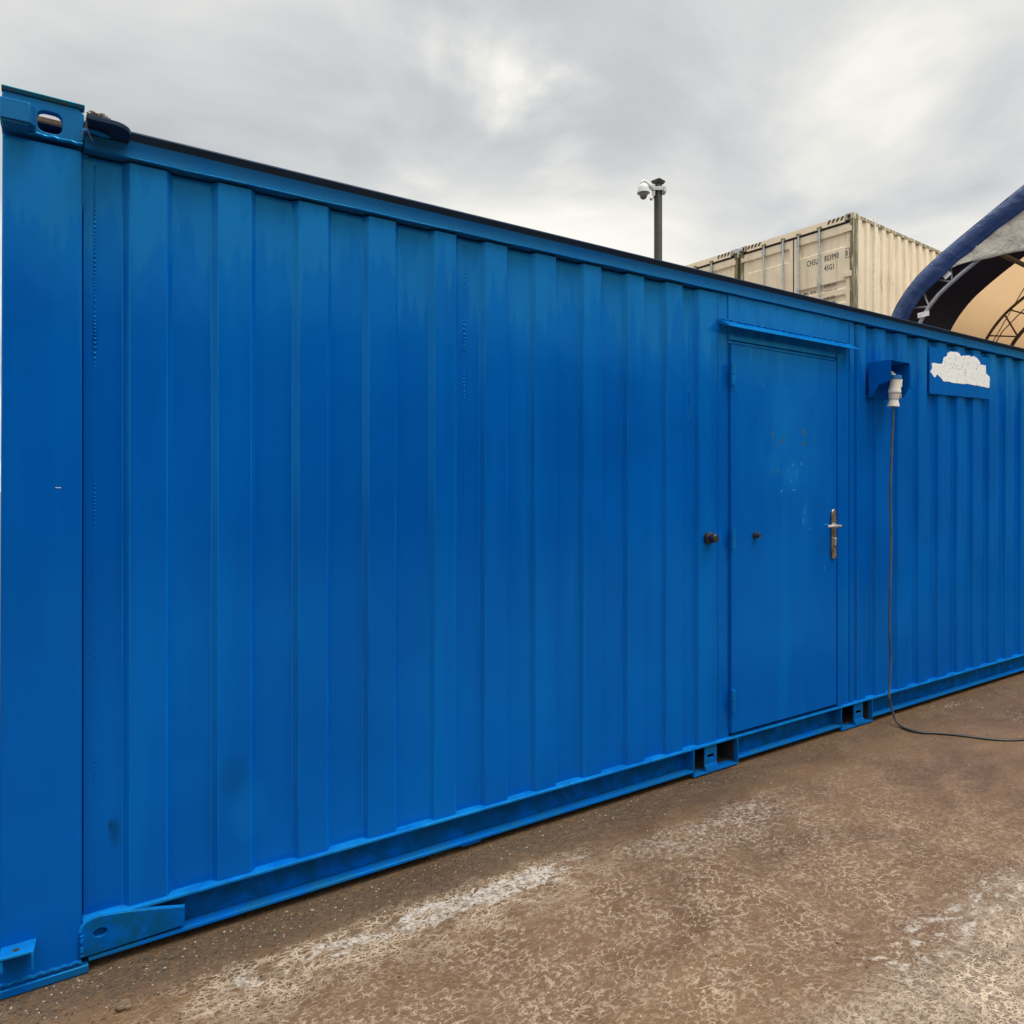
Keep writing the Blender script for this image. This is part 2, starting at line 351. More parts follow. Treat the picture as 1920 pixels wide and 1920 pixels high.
def ground_mat():
    m, t = newmat('wet_muddy_hardstanding'); p = t.pos()
    xyz = t.add('ShaderNodeSeparateXYZ', Vector=p); X = xyz.outputs[0]; Y = xyz.outputs[1]
    wv = t.add('ShaderNodeTexNoise', Vector=p, Scale=1.1, Detail=3., Roughness=.5)
    wv2 = t.add('ShaderNodeTexNoise', Vector=p, Scale=7., Detail=3., Roughness=.55)
    def warp(v, nz, a):
        s1 = t.add('ShaderNodeVectorMath', {'operation': 'SUBTRACT'}); t.set(s1.inputs[0], nz.outputs['Color']); s1.inputs[1].default_value = (.5, .5, .5)
        s2 = t.add('ShaderNodeVectorMath', {'operation': 'SCALE'}); t.set(s2.inputs[0], s1.outputs[0]); s2.inputs['Scale'].default_value = a
        s3 = t.add('ShaderNodeVectorMath', {'operation': 'ADD'}); t.set(s3.inputs[0], v); t.set(s3.inputs[1], s2.outputs[0]); return s3.outputs[0]
    q = warp(warp(p, wv, .35), wv2, .05)
    qs = t.map(q, (1., 1.9, 1.), (0, 0, R(-6)))
    def bandx(v, a, b, c_, d_):    # 0 below a, 1 between b and c, 0 above d
        return t.math('MULTIPLY', t.ramp(v, a, b), t.ramp(v, c_, d_, 1., 0.))
    def mul(*a):
        r = a[0]
        for k in a[1:]: r = t.math('MULTIPLY', r, k)
        return r
    def mx(a, b): return t.math('MAXIMUM', a, b)
    # base mud colour
    nb = t.noise(p, .9, 5, .55); nm = t.noise(qs, 6, 6, .62); nf = t.noise(p, 75, 4, .7)
    c = t.mix(t.ramp(nb, .32, .68), (.092, .047, .020, 1), (.134, .074, .033, 1))
    c = t.mix(t.math('MULTIPLY', t.ramp(nm, .40, .66), .50), c, (.172, .101, .051, 1))
    c = t.mix(t.math('MULTIPLY', t.ramp(nf, .50, .70), .30), c, (.10, .062, .036, 1))
    # dark gritty strip next to the container, strongest near the left end
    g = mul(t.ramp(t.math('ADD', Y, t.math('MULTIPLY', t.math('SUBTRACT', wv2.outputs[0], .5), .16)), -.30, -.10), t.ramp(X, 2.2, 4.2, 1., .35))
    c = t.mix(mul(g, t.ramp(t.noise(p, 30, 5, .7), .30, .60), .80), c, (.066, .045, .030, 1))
    # curly dried foam lines: thin contour lines of several warped noises
    def contour(scale, level, width, seed, det=2.5, vec=qs):
        n = t.noise(t.map(vec, loc=(seed, seed * .7, 0)), scale, det, .5)
        return t.ramp(t.math('ABSOLUTE', t.math('SUBTRACT', n, level)), 0., width, 1., 0.)
    wv3 = t.add('ShaderNodeTexNoise', Vector=p, Scale=26., Detail=4., Roughness=.6)
    qc = warp(qs, wv3, .046); wv4 = t.add('ShaderNodeTexNoise', Vector=p, Scale=60., Detail=3., Roughness=.6)
    qd = warp(qs, wv4, .020)
    def cells(scale, width, seed):
        v = t.add('ShaderNodeTexVoronoi', {'feature': 'DISTANCE_TO_EDGE'}, Vector=t.map(qc if scale < 20 else qd, loc=(seed, seed * .37, 0)), Scale=scale)
        return t.ramp(v.outputs['Distance'], width * .35, width, 1., 0.)
    gate = t.noise(t.map(p, loc=(2, 6, 0)), 14, 4, .65)
    lines = mx(mul(mx(cells(14, .055, 3.), contour(12, .54, .018, 5.1, 2.5)), t.ramp(gate, .44, .52)), mul(mx(cells(27, .085, 8.), contour(17, .46, .022, 9.7, 2.5)), t.ramp(gate, .48, .58, 1., 0.)))
    lines = mx(lines, mul(cells(58, .13, 17.), .70, t.ramp(t.noise(p, 5, 3, .6), .42, .6)))
    lines = mul(lines, t.ramp(t.noise(t.map(p, loc=(1, 2, 3)), 44, 3, .6), .42, .55, .12, 1.))
    big = t.ramp(t.noise(t.map(qs, loc=(4, 2, 0)), 1.9, 3, .55), .40, .60)
    med = t.ramp(t.noise(t.map(qs, loc=(8, 1, 0)), 7.5, 4, .6), .42, .62)
    far = t.ramp(X, 2.3, 4.6, 1., .10)
    off = t.ramp(t.math('ADD', Y, t.math('MULTIPLY', t.math('SUBTRACT', wv2.outputs[0], .5), .25)), -.36, -.24, 1., 0.)
    zone = mul(off, far, t.ramp(t.math('MULTIPLY', big, med), .0, .7, .12, 1.))
    foam = mul(lines, zone, t.ramp(t.noise(p, 22, 3, .6), .36, .60, .10, .85), .75)
    fl = mul(lines, off, far, t.ramp(t.noise(p, 4.5, 3, .6), .35, .6, .22, .60))
    # thick foam along the roof drip line
    yy = t.math('ADD', Y, t.math('MULTIPLY', t.math('SUBTRACT', wv2.outputs[0], .5), .10))
    drip = mul(bandx(yy, -.40, -.335, -.285, -.22), bandx(X, .25, .55, 1.65, 2.05))
    core = mul(bandx(yy, -.40, -.34, -.25, -.19), bandx(X, .95, 1.12, 1.58, 1.75))
    dn = t.noise(t.map(qs, loc=(1, 5, 0)), 17, 5, .62)
    thr = t.math('SUBTRACT', .74, t.math('ADD', t.math('MULTIPLY', drip, .245), t.math('MULTIPLY', core, .10)))
    patch = t.ramp(t.math('SUBTRACT', dn, thr), -.02, .07)
    holes = t.math('MULTIPLY', t.ramp(t.noise(p, 70, 4, .65), .36, .46), t.ramp(t.noise(t.map(p, loc=(7, 7, 7)), 26, 3, .6), .36, .42))
    patch = mul(patch, mx(drip, core), holes)
    halo = mul(bandx(yy, -.56, -.40, -.24, -.17), bandx(X, .1, .5, 1.5, 2.1))
    foam = mx(foam, mul(mx(cells(19, .07, 41.), cells(40, .10, 47.)), halo, .85, t.ramp(t.noise(t.map(p, loc=(3, 9, 1)), 9, 4, .6), .38, .58)))
    # second band, further out
    b2 = mul(bandx(yy, -1.50, -1.34, -1.28, -1.14), bandx(X, 1.9, 2.2, 3.2, 3.9))
    thr2 = t.math('SUBTRACT', .76, t.math('MULTIPLY', b2, .235))
    patch2 = mul(t.ramp(t.math('SUBTRACT', dn, thr2), -.04, .07), b2, holes, .85)
    b3 = mul(bandx(Y, -.62, -.45, -.36, -.28), bandx(X, 1.9, 2.2, 2.7, 3.0), .6)
    patch3 = mul(cells(22, .14, 22.), b3, t.ramp(dn, .42, .58), .9)
    # worn grainy area in the near right corner
    wear = mul(t.ramp(t.math('ADD', Y, t.math('MULTIPLY', t.math('SUBTRACT', wv.outputs[0], .5), .5)), -1.42, -1.26, 1., 0.), t.ramp(X, 1.45, 1.8))
    gr = t.noise(t.map(qs, (1.2, 2, 1)), 33, 4, .7)
    c = t.mix(mul(wear, t.ramp(gr, .42, .60, .25, 1.), .8), c, (.105, .088, .072, 1))
    wl = mul(wear, t.ramp(t.noise(t.map(p, loc=(5, 2, 3)), 38, 3, .6), .40, .54, .2, 1.), mx(cells(26, .085, 31.), cells(50, .11, 35.)), t.ramp(t.noise(p, 3.2, 3), .35, .6, .35, 1.), .95)
    foamcol = t.mix(t.noise(p, 40, 3), (.39, .29, .195, 1), (.56, .455, .35, 1))
    c = t.mix(t.math('MAXIMUM', mx(foam, fl), wl), c, foamcol)
    pt = mx(mx(patch, patch2), patch3)
    c = t.mix(t.math('MULTIPLY', pt, .85), c, t.mix(t.ramp(t.noise(p, 60, 4, .65), .35, .6), (.26, .21, .165, 1), (.50, .455, .41, 1)))
    # small pale and dark specks of grit
    vo = t.add('ShaderNodeTexVoronoi', Vector=p, Scale=95.)
    keep = t.ramp(t.noise(p, 9, 3, .6), .46, .60)
    sm = mul(t.ramp(vo.outputs['Distance'], .10, .18, 1., 0.), keep, .55)
    cm = t.add('ShaderNodeSeparateColor', Color=vo.outputs['Color'])
    c = t.mix(mul(sm, t.ramp(cm.outputs[0], .60, .62)), c, (.40, .33, .24, 1))
    vo2 = t.add('ShaderNodeTexVoronoi', Vector=p, Scale=210.)
    cm2 = t.add('ShaderNodeSeparateColor', Color=vo2.outputs['Color'])
    c = t.mix(mul(t.ramp(vo2.outputs['Distance'], .2, .4, 1., 0.), .45), c, t.mix(cm2.outputs[0], (.045, .030, .018, 1), (.25, .175, .115, 1)))
    c = t.mix(mul(sm, t.ramp(cm.outputs[0], .34, .36, 1., 0.)), c, (.05, .04, .03, 1))
    wet = t.math('MAXIMUM', t.ramp(t.noise(qs, 1.7, 4, .6), .34, .58), t.math('MULTIPLY', t.ramp(X, 3.2, 4.8), .8))
    r = t.math('ADD', .17, t.math('MULTIPLY', wet, .33)); c = t.mix(t.math('MULTIPLY', t.ramp(wet, 0., 1., 1., 0.), .14), c, (.070, .040, .020, 1)); r = t.math('ADD', r, t.math('MULTIPLY', pt, .2))
    h = t.math('ADD', t.math('ADD', t.math('MULTIPLY', t.noise(p, 60, 5, .7), .6), t.math('MULTIPLY', nm, .8)), t.math('MULTIPLY', mx(foam, pt), .22))
    h = t.math('ADD', h, t.math('MULTIPLY', mul(g, t.noise(p, 34, 5, .7)), 2.0))
    finish(t, c, r, 0., t.bump(h, .6, .014), .36)
    return m
M['ground'] = ground_mat()

# ---------------------------------------------------------------- ground: one sheet
def axis_pts(lo, hi, c0, c1, fine):
    a = [c0 + (c1 - c0) * i / fine for i in range(fine + 1)]
    st = (c1 - c0) / fine; x = c1
    while x < hi: st *= 1.5; x += st; a.append(min(x, hi))
    st = (c1 - c0) / fine; x = c0
    while x > lo: st *= 1.5; x -= st; a.insert(0, max(x, lo))
    return a
gx = axis_pts(-400, 600, -.6, 7.2, 150); gy = axis_pts(-400, 500, -2.2, .12, 60)
b = MB()
def gz(x, y):
    k = max(0., min(1., (-.06 - y) / .25))
    return -.002 + k * (noise.noise((x * 1.1, y * 1.6, 0)) * .006 + noise.noise((x * 5, y * 7, 2)) * .0022) if (-3 < x < 10 and -3 < y < 3) else -.002
b.mesh([(x, y, gz(x, y)) for y in gy for x in gx], [(j * len(gx) + i, j * len(gx) + i + 1, (j + 1) * len(gx) + i + 1, (j + 1) * len(gx) + i) for j in range(len(gy) - 1) for i in range(len(gx) - 1)])
tag(b.build('ground', M['ground'], smooth=True, angle=180), kind='structure')

# raised slab the container stacks at the back stand on
b = MB(); b.box(-.5, 13, -.5, 5.6, -.05, .75)
sb = b.build('raised_slab', M['concrete']); sb.location = (12.48, 5.049, 0); sb.rotation_euler = (0, 0, R(3.13)); tag(sb, kind='structure')

# long grey shed across the yard, behind the photographer
shed = empty('yard_shed', (-22, -16, 0)); tag(shed, 'long low grey corrugated shed across the yard behind the photographer', 'shed')
b = MB(); pr = []
for i in range(150): pr += [(i * .3, 0), (i * .3 + .13, 0), (i * .3 + .15, -.04), (i * .3 + .28, -.04)]
pr = [(x, 1.5 - y - .0) for x, y in pr]; b.sheet(pr, 0, 5.4); b.box(0, 45, -8, 1.45, 0, 5.39); b.build('wall', M['greyshed'], shed)
b = MB(); b.prism([(1.8, 5.42), (-3.3, 6.2), (-8.3, 5.42), (-8.3, 5.55), (-3.3, 6.35), (1.8, 5.55)], -.3, 45.3); b.build('roof', M['greyshed'], shed)

# ================================================================ the blue container
bc = empty('blue_container', (0, 0, 0))
tag(bc, 'long blue painted steel container with corrugated side and personnel door, filling the foreground', 'shipping container')
X0, X1, YB = -.083, 9.05, 2.438
YR, YC = .015, .039
Lft = [.241, .502, .771, 1.033, 1.308, 1.540, 1.794, 2.060, 2.327, 2.582, 2.811]
Rgt = [.348, .609, .876, 1.140, 1.402, 1.647, 1.903, 2.163, 2.432, 2.692, 2.915]
L2 = [4.223, 4.430, 4.683, 4.946, 5.206, 5.467, 5.707, 5.955, 6.223]
R2 = [4.311, 4.536, 4.791, 5.056, 5.316, 5.576, 5.818, 6.064, 6.332]
while R2[-1] < 8.7: L2.append(R2[-1] + .155); R2.append(R2[-1] + .263)
def corr(x0, x1, Ls, Rs, sl=.017):
    out = [(x0, YC, 0)]; r = .0022      # third value: 1 = this strip is a fold edge
    for a, bb in zip(Ls, Rs):
        out += [(a - sl - r, YC, 1), (a - sl + r * .6, YC - .0022, 0), (a - r * .6, YR + .0022, 1), (a + r, YR, 0)]
        if bb < x1 - .02: out += [(bb - r, YR, 1), (bb + r * .6, YR + .0022, 0), (bb + sl - r * .6, YC - .0022, 0), (bb + sl + r, YC, 0)]
        else: return out + [(x1, YR, 0)]
    out.append((x1, YC, 0)); return out
def corr_sheet(b, prof, z0, z1, nz):
    b.sheet([(p[0], p[1]) for p in prof], z0, z1, nz=nz)
    n = len(prof) - 1; b.m = [prof[k % n][2] for k in range(len(b.f))]
def wob(o, amp=.0022):
    me = o.data
    if sum(p.normal.y * p.area for p in me.polygons) > 0: me.flip_normals()
    for v in o.data.vertices:
        v.co.y += noise.noise((v.co.x * 2.3, 3.3, v.co.z * 1.7)) * amp
b = MB(); corr_sheet(b, corr(.118, 2.930, Lft, Rgt), .150, 2.472, 26)
o = b.build('side_panel', [M['wall'], M['edge']], bc, smooth=True, angle=22); wob(o)
b = MB(); corr_sheet(b, corr(4.185, X1 - .2, L2, R2), .150, 2.472, 26)
o = b.build('side_panel', [M['wall'], M['edge']], bc, smooth=True, angle=22); wob(o)
# weld seams
for i, (xw, yw, zt) in enumerate(((.148, YC, 2.45), (1.452, YC, 2.45), (2.764, YC, 2.45))):
    b = MB(); z = .18 if i == 0 else 1.35; rr = random.Random(i); pts = []; rad = []
    while z < zt:
        k = .5 + .5 * math.sin(z * 520 + noise.noise((z * 9, i, 0)) * 14); g_ = max(0., noise.noise((z * 6, i * 3.1, 2)) + .45) * (1.2 if z > 1.8 else .6)
        pts.append((xw + .0012 * noise.noise((z * 40, 0, i)), yw + .0016, z)); rad.append(.0016 + .0050 * k * g_ + .0008 * rr.random()); z += .0026
    b.tube(pts, rad, 6)
    b.build('weld_seam', M['wall'], bc, smooth=True, angle=80)
# frame plates round the door
b = MB()
b.box(2.921, 3.0395, .0185, .06, .150, 2.479); b.box(3.995, 4.040, .004, .06, .150, 2.262); b.box(4.040, 4.185, .015, .06, .150, 2.479)
b.box(3.030, 4.040, .012, .06, 2.262, 2.479); b.box(2.955, 2.9585, .0165, .0185, .16, 2.462)
b.box(4.130, 4.135, .010, .015, .16, 2.462)
b.build('door_surround', M['wall'], bc, bevel=.002)
b = MB(); b.box(3.030, 3.995, .009, .05, 2.240, 2.262); b.box(3.030, 3.995, .013, .05, 2.221, 2.236)
b.box(3.986, 3.995, .010, .05, .165, 2.221); b.build('door_frame', M['wall'], bc, bevel=.0015)
b = MB(); b.box(3.02, 4.0, .056, .07, .15, 2.27); b.build('door_recess', M['void'], bc)
# door leaf
door = MB(); door.box(3.0425, 3.983, .003, .048, .170, 2.2175); door = door.build('door', M['wall'], bc, bevel=.003)
for z0, z1 in ((2.0, 2.112), (1.144, 1.251), (.291, .403)):
    b = MB(); mid = (z0 + z1) / 2
    b.tube([(3.040, -.010, z0), (3.040, -.010, mid - .001)], .0125, 12); b.tube([(3.040, -.010, mid + .002), (3.040, -.010, z1)], .0125, 12)
    b.tube([(3.037, -.008, z0 - .006), (3.037, -.008, z1 + .005)], .006, 8); b.box(3.037, 3.052, -.004, .003, z0 + .004, z1 - .004)
    b.build('hinge', M['flange'], door, smooth=True)
# handle plate
def rounded_rect(x0, x1, z0, z1, r, n=6):
    pts = []
    for cx, cz, a0 in ((x1 - r, z1 - r, 0), (x0 + r, z1 - r, 90), (x0 + r, z0 + r, 180), (x1 - r, z0 + r, 270)):
        for k in range(n + 1):
            a = R(a0 + 90 * k / n); pts.append((cx + r * math.cos(a), cz + r * math.sin(a)))
    return pts
b = MB(); b.prism(rounded_rect(3.921, 3.965, 1.041, 1.335, .021), -.009, .004, 'y'); hp = b.build('handle_plate', M['chrome_dirty'], door, bevel=.003)
b = MB(); b.tube(catmull([(3.943, -.006, 1.238), (3.943, -.035, 1.238), (3.939, -.052, 1.239), (3.915, -.058, 1.240), (3.86, -.055, 1.241), (3.812, -.047, 1.238)], 5), .0085, 10)
b.tube([(3.943, -.009, 1.238), (3.943, -.016, 1.238)], .016, 14); b.build('lever', M['chrome'], hp, smooth=True)
b = MB(); b.prism(rounded_rect(3.935, 3.951, 1.118, 1.168, .008), -.017, -.008, 'y'); b.tube([(3.943, -.017, 1.160), (3.943, -.022, 1.160)], .006, 10); b.build('lock_cylinder', M['chrome'], hp, smooth=True)
# rubber stops
b = MB(); b.tube([(3.231, .004, 1.205), (3.231, -.008, 1.205), (3.231, -.010, 1.205), (3.231, -.030, 1.205)], [.019, .019, .012, .011], 14); b.build('door_stop', M['black'], door, smooth=True)
b = MB(); b.tube([(2.873, .015, 1.204), (2.873, -.004, 1.204), (2.873, -.008, 1.204), (2.873, -.040, 1.204), (2.873, -.044, 1.204)], [.031, .031, .023, .022, .018], 18)
b.build('rubber_stop', M['black'], bc, smooth=True)
# old letter residue and scuffs on the door (thin flakes of paint)
rr = random.Random(3)
def flake(b, cx, cz, w, h, y=.0024, n=11, jag=.35):
    ph = rr.uniform(0, 9); pts = []
    for k in range(n):
        a = 2 * math.pi * k / n; q = 1 - jag * rr.random()
        pts.append((cx + math.cos(a) * w * q, cz + math.sin(a) * h * q))
    b.prism(pts, y, y + .002, 'y')
b = MB()
for cx, cz, w_, h_ in ((3.385, 1.752, .006, .030), (3.384, 1.725, .004, .014), (3.412, 1.704, .020, .003), (3.440, 1.703, .012, .003), (3.470, 1.726, .008, .018), (3.482, 1.741, .009, .004), (3.478, 1.709, .010, .005), (3.510, 1.742, .009, .003),
                       (3.506, 1.707, .014, .003), (3.655, 1.790, .010, .012), (3.672, 1.776, .013, .012), (3.668, 1.752, .007, .004), (3.668, 1.718, .016, .013), (3.430, 1.552, .009, .015)):
    flake(b, cx, cz, w_, h_)
b.build('letter_residue', M['greenrust'], door)
b = MB()
for cx, cz, w_, h_ in ((3.47, 1.55, .005, .005), (3.30, 2.02, .004, .016), (3.575, 1.45, .03, .004), (3.463, 1.445, .016, .011), (3.86, .99, .005, .022), (3.735, 2.01, .005, .006), (3.56, 1.59, .006, .010), (3.545, 1.50, .007, .008),
                       (3.64, 1.60, .010, .012), (3.66, 1.27, .007, .028), (3.72, 1.225, .022, .003), (3.60, 1.545, .004, .03), (3.52, 1.56, .003, .03), (3.67, 1.33, .004, .03), (3.645, 1.30, .003, .02)):
    flake(b, cx, cz, w_, h_, jag=.6)
b.build('paint_scuff', M['scuff'], door)
# drip hood over the door
b = MB(); b.prism([(.012, 2.340), (-.056, 2.298), (-.058, 2.290), (-.050, 2.289), (.012, 2.318)], 2.955, 4.120, 'x')
b.build('door_hood', M['flange'], bc, bevel=.0012)
b = MB(); b.tube([(2.96 + i * .02, -.002 + .002 * math.sin(i * 1.7), 2.336 + .003 * math.sin(i * 2.3)) for i in range(57)], .0042, 6); b.build('weld_seam', M['rail'], bc, smooth=True)
# corner post
b = MB(); b.prism([(-.083, .0), (.100, .0), (.1135, .006), (.1135, .10), (.09, .13), (-.083, .13)], .025, 2.470, 'z'); cpo = b.build('corner_post', M['wall'], bc, bevel=.004)
for v in cpo.data.vertices:
    if v.co.x < -.07 and v.co.z < 1: v.co.x -= .009
b = MB(); b.box(.045, .059, -.0012, .001, 1.4565, 1.4585); b.build('paint_chip', M['whitechip'], bc)
# upper corner casting with an oval hole you can see through
def casting(name, x0, x1, y0, z0, z1, holes, mats, parent, ys=1, top=True):
    b = MB(); th = .026; cx = (x0 + x1) / 2 if holes is None else holes[0]
    hz_ = (z0 + z1) / 2 if holes is None else holes[1]; hw, hh = (.031, .032) if holes is None else holes[2:4]
    n = 32; inner = []; outer = []
    for k in range(n):
        a = 2 * math.pi * (k + .5) / n; ca, sa = math.cos(a), math.sin(a)
        e = 2 / 3.4
        inner.append((cx + hw * math.copysign(abs(ca) ** e, ca), hz_ + hh * math.copysign(abs(sa) ** e, sa)))
        tx = ((x1 - cx) if ca > 0 else (cx - x0)) / max(abs(ca), 1e-6); tz = ((z1 - hz_) if sa > 0 else (hz_ - z0)) / max(abs(sa), 1e-6)
        tt = min(tx, tz); outer.append((cx + ca * tt, hz_ + sa * tt))
    vs = []; ya, yb = y0, y0 + th * ys
    vs += [(p[0], ya, p[1]) for p in inner] + [(p[0], ya, p[1]) for p in outer] + [(p[0], yb, p[1]) for p in inner] + [(p[0], yb, p[1]) for p in outer]
    fs = []
    for k in range(n):
        j = (k + 1) % n
        fs += [(k, j, n + j, n + k), (2 * n + k, 3 * n + k, 3 * n + j, 2 * n + j), (k, 2 * n + k, 2 * n + j, j), (n + k, n + j, 3 * n + j, 3 * n + k)]
    b.mesh(vs, fs)
    for cxx, czz in ((x0, z0), (x1, z0), (x1, z1), (x0, z1)): pass
    b.box(x0, x0 + th, min(yb, y0 + .165 * ys), max(yb, y0 + .165 * ys), z0, z1); b.box(x1 - th, x1, min(yb, y0 + .165 * ys), max(yb, y0 + .165 * ys), z0, z1)
    b.box(x0 + th, x1 - th, min(yb, y0 + .165 * ys), max(yb, y0 + .165 * ys), z0, z0 + .02)
    return b
b = casting('corner_casting', -.085, .118, -.008, 2.488, 2.590, (.031, 2.5295, .031, .031), None, bc)
cc = b.build('corner_casting', M['toprail'], bc, bevel=.0025)
b = MB(); b.prism([(-.013, 2.590), (-.019, 2.600), (-.014, 2.604), (.012, 2.602), (.014, 2.590)], -.085, .119, 'x')
b.build('rusty_edge', M['rust'], cc, bevel=.002)
b = MB(); b.box(-.059, .092, .140, .157, 2.590, 2.606); b.build('rusty_edge', M['rustall'], cc, bevel=.002)
b = MB(); b.box(-.0588, .0918, .138, .150, 2.508, 2.5895); b.box(-.0588, .0918, .02, .138, 2.5082, 2.510); b.build('casting_shade', M['void'], cc)  # near-black plates paint in the shade inside the casting
b = MB(); b.tube([(-.085 + i * .008, -.008 - .001 * math.sin(i * 2.1), 2.486 + .0015 * math.sin(i * 1.3)) for i in range(26)], .0055, 8); b.build('weld_seam', M['rail'], cc, smooth=True)
# bracket on the upper casting
b = MB(); b.prism([(-.087, -.008), (-.087, -.066), (-.018, -.070), (-.004, -.050), (-.004, -.008)], 2.489, 2.546, 'z'); b.box(-.083, -.02, -.062, -.012, 2.483, 2.4885)
b.build('welded_block', M['toprail'], bc, bevel=.002)
# top rail
b = MB(); b.prism([(-.002, 2.482), (-.002, 2.531), (-.015, 2.553), (-.013, 2.557), (.05, 2.558), (.06, 2.482)], .1181, X1 - .2, 'x'); b.build('top_rail', M['toprail'], bc, bevel=.002)
b = MB(); b.prism([(-.0035, 2.5335), (-.0165, 2.5535), (-.0145, 2.5585), (.04, 2.5605), (.04, 2.5585), (-.013, 2.5572), (-.0145, 2.5532), (-.0028, 2.5325)], .119, X1 - .2, 'x'); b.build('roof_edge_trim', M['darkblue'], bc)
b = MB(); b.tube([(.12 + i * .07, -.001 + .0007 * math.sin(i * 1.9), 2.4812 + .0008 * math.sin(i * 1.1)) for i in range(124)], .0032, 6); b.build('weld_seam', M['rail'], bc, smooth=True)
# roof
b = MB(); b.grid(lambda u, v: (.0 + u * 8.95, .045 + v * 2.35, 2.545 + .012 * math.copysign(1, math.sin(u * 8.95 * 24)) * (1 if .03 < v < .97 else 0)), 430, 10); b.build('roof', M['rail'], bc)
# far side, ends, floor and the other posts
b = MB(); pr = [(0.1, YB - .015)]
x = .2
while x < 8.8: pr += [(x, YB - .05), (x + .1, YB - .05), (x + .13, YB - .015), (x + .23, YB - .015)]; x += .26
b.sheet(pr, .15, 2.48); b.build('side_panel', M['blue'], bc)
b = MB(); b.box(-.075, -.045, .17, YB - .1, .03, 2.50); b.build('end_panel', M['blue'], bc)
b = MB(); b.box(X1 - .05, X1 - .02, .13, YB - .1, .03, 2.55); b.build('end_panel', M['blue'], bc)
b = MB(); b.box(-.04, X1 - .06, .062, YB - .06, .125, .15); b.build('floor', M['void'], bc)
for px_, py_ in ((X1 - .2, 0), (X1 - .2, YB - .15), (-.083, YB - .15)):
    b = MB(); b.box(px_, px_ + .2, py_, py_ + .15, .025, 2.49); b.build('corner_post', M['blue'], bc, bevel=.004)
    b = MB(); b.box(px_ - .001, px_ + .201, py_ - .006, py_ + .17, 2.491, 2.600); b.build('corner_casting', M['rail'], bc, bevel=.004)
for za, zb in ((2.48, 2.56), (.02, .15)):
    b = MB(); b.box(.12, X1 - .2, YB - .06, YB, za, zb); b.build('far_rail', M['blue'], bc)
# lower corner casting / foot plate
b = MB(); b.box(-.10, .129, -.010, .16, 0., .024); b.box(-.083, .1135, -.003, .15, .024, .034); b.build('corner_casting', M['lowrail'], bc, bevel=.003)
b = MB(); b.tube([(-.09 + i * .008, -.002 - .0012 * math.sin(i * 2.6), .036 + .002 * math.sin(i * 1.7)) for i in range(26)], .006, 8); b.build('weld_seam', M['lowrail'], bc, smooth=True)
# angle bracket near the foot
b = MB(); b.prism([(-.087, .0), (-.087, -.060), (-.008, -.066), (-.001, .0)], .137, .1445, 'z'); b.box(-.087, -.080, -.055, 0, .10, .137)
b.prism([(-.066, .137), (-.0, .137), (-.0, .122), (-.050, .085), (-.058, .085)], -.014, -.008, 'x')
b.tube([(-.050, -.036, .1435), (-.050, -.036, .1462)], .0085, 10, 1)
b.build('angle_bracket', [M['flange'], M['void']], bc, bevel=.0015)
# bottom rail: C channel broken by fork pockets
segs = [(.1295, 2.752), (3.092, 4.024), (4.362, X1 - .2)]
b = MB(); b.prism([(.001, .1395), (-.0005, .1445), (.001, .150), (.058, .152), (.058, .144), (.010, .1405)], .115, X1 - .2, 'x')
for xa, xb in segs:
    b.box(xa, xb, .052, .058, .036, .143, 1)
    b.prism([(.001, .026), (-.002, .031), (.001, .0395), (.0105, .0405), (.052, .036), (.052, .028), (.012, .026)], xa, xb, 'x')
b.m[:8] = [2] * 8
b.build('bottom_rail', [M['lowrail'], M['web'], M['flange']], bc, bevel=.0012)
for xa, xb in ((1.42, 1.51),):
    b = MB(); b.box(xa, xb, .002, .02, .0195, .0255); b.build('shim_plate', M['lowrail'], bc)
for xa, xb, ca, cb in ((2.752, 3.092, 2.846, 2.938), (4.024, 4.362, 4.175, 4.273)):
    b = MB(); b.box(xa, xa + .007, -.002, .9, .013, .1392); b.box(xb - .007, xb, -.002, .9, .013, .1392)
    b.box(xa, xb, -.004, .9, .005, .0128)
    zc, zh = .084, .0085; sa, sb_ = ca + .022, cb - .022
    b.box(ca, cb, .010, .016, .0135, zc - zh); b.box(ca, cb, .010, .016, zc + zh, .139); b.box(ca, sa, .010, .016, zc - zh, zc + zh); b.box(sb_, cb, .010, .016, zc - zh, zc + zh)
    b.prism([(.010, .0135), (-.004, .0135), (-.004, .017), (.010, .045)], ca, cb, 'x')
    fp = b.build('fork_pocket', M['lowrail'], bc, bevel=.001)
    b = MB(); b.box(xa + .0075, xb - .0075, .60, .61, .0135, .139); b.box(xa + .0072, xa + .010, .022, .60, .0135, .139); b.box(xb - .010, xb - .0072, .022, .60, .0135, .139); b.box(xa + .0101, xb - .0101, .022, .60, .134, .1385); b.box(xa + .0101, xb - .0101, .05, .60, .0132, .0155); b.build('pocket_shade', M['void'], fp)  # dark plates added to paint the shade inside the pocket
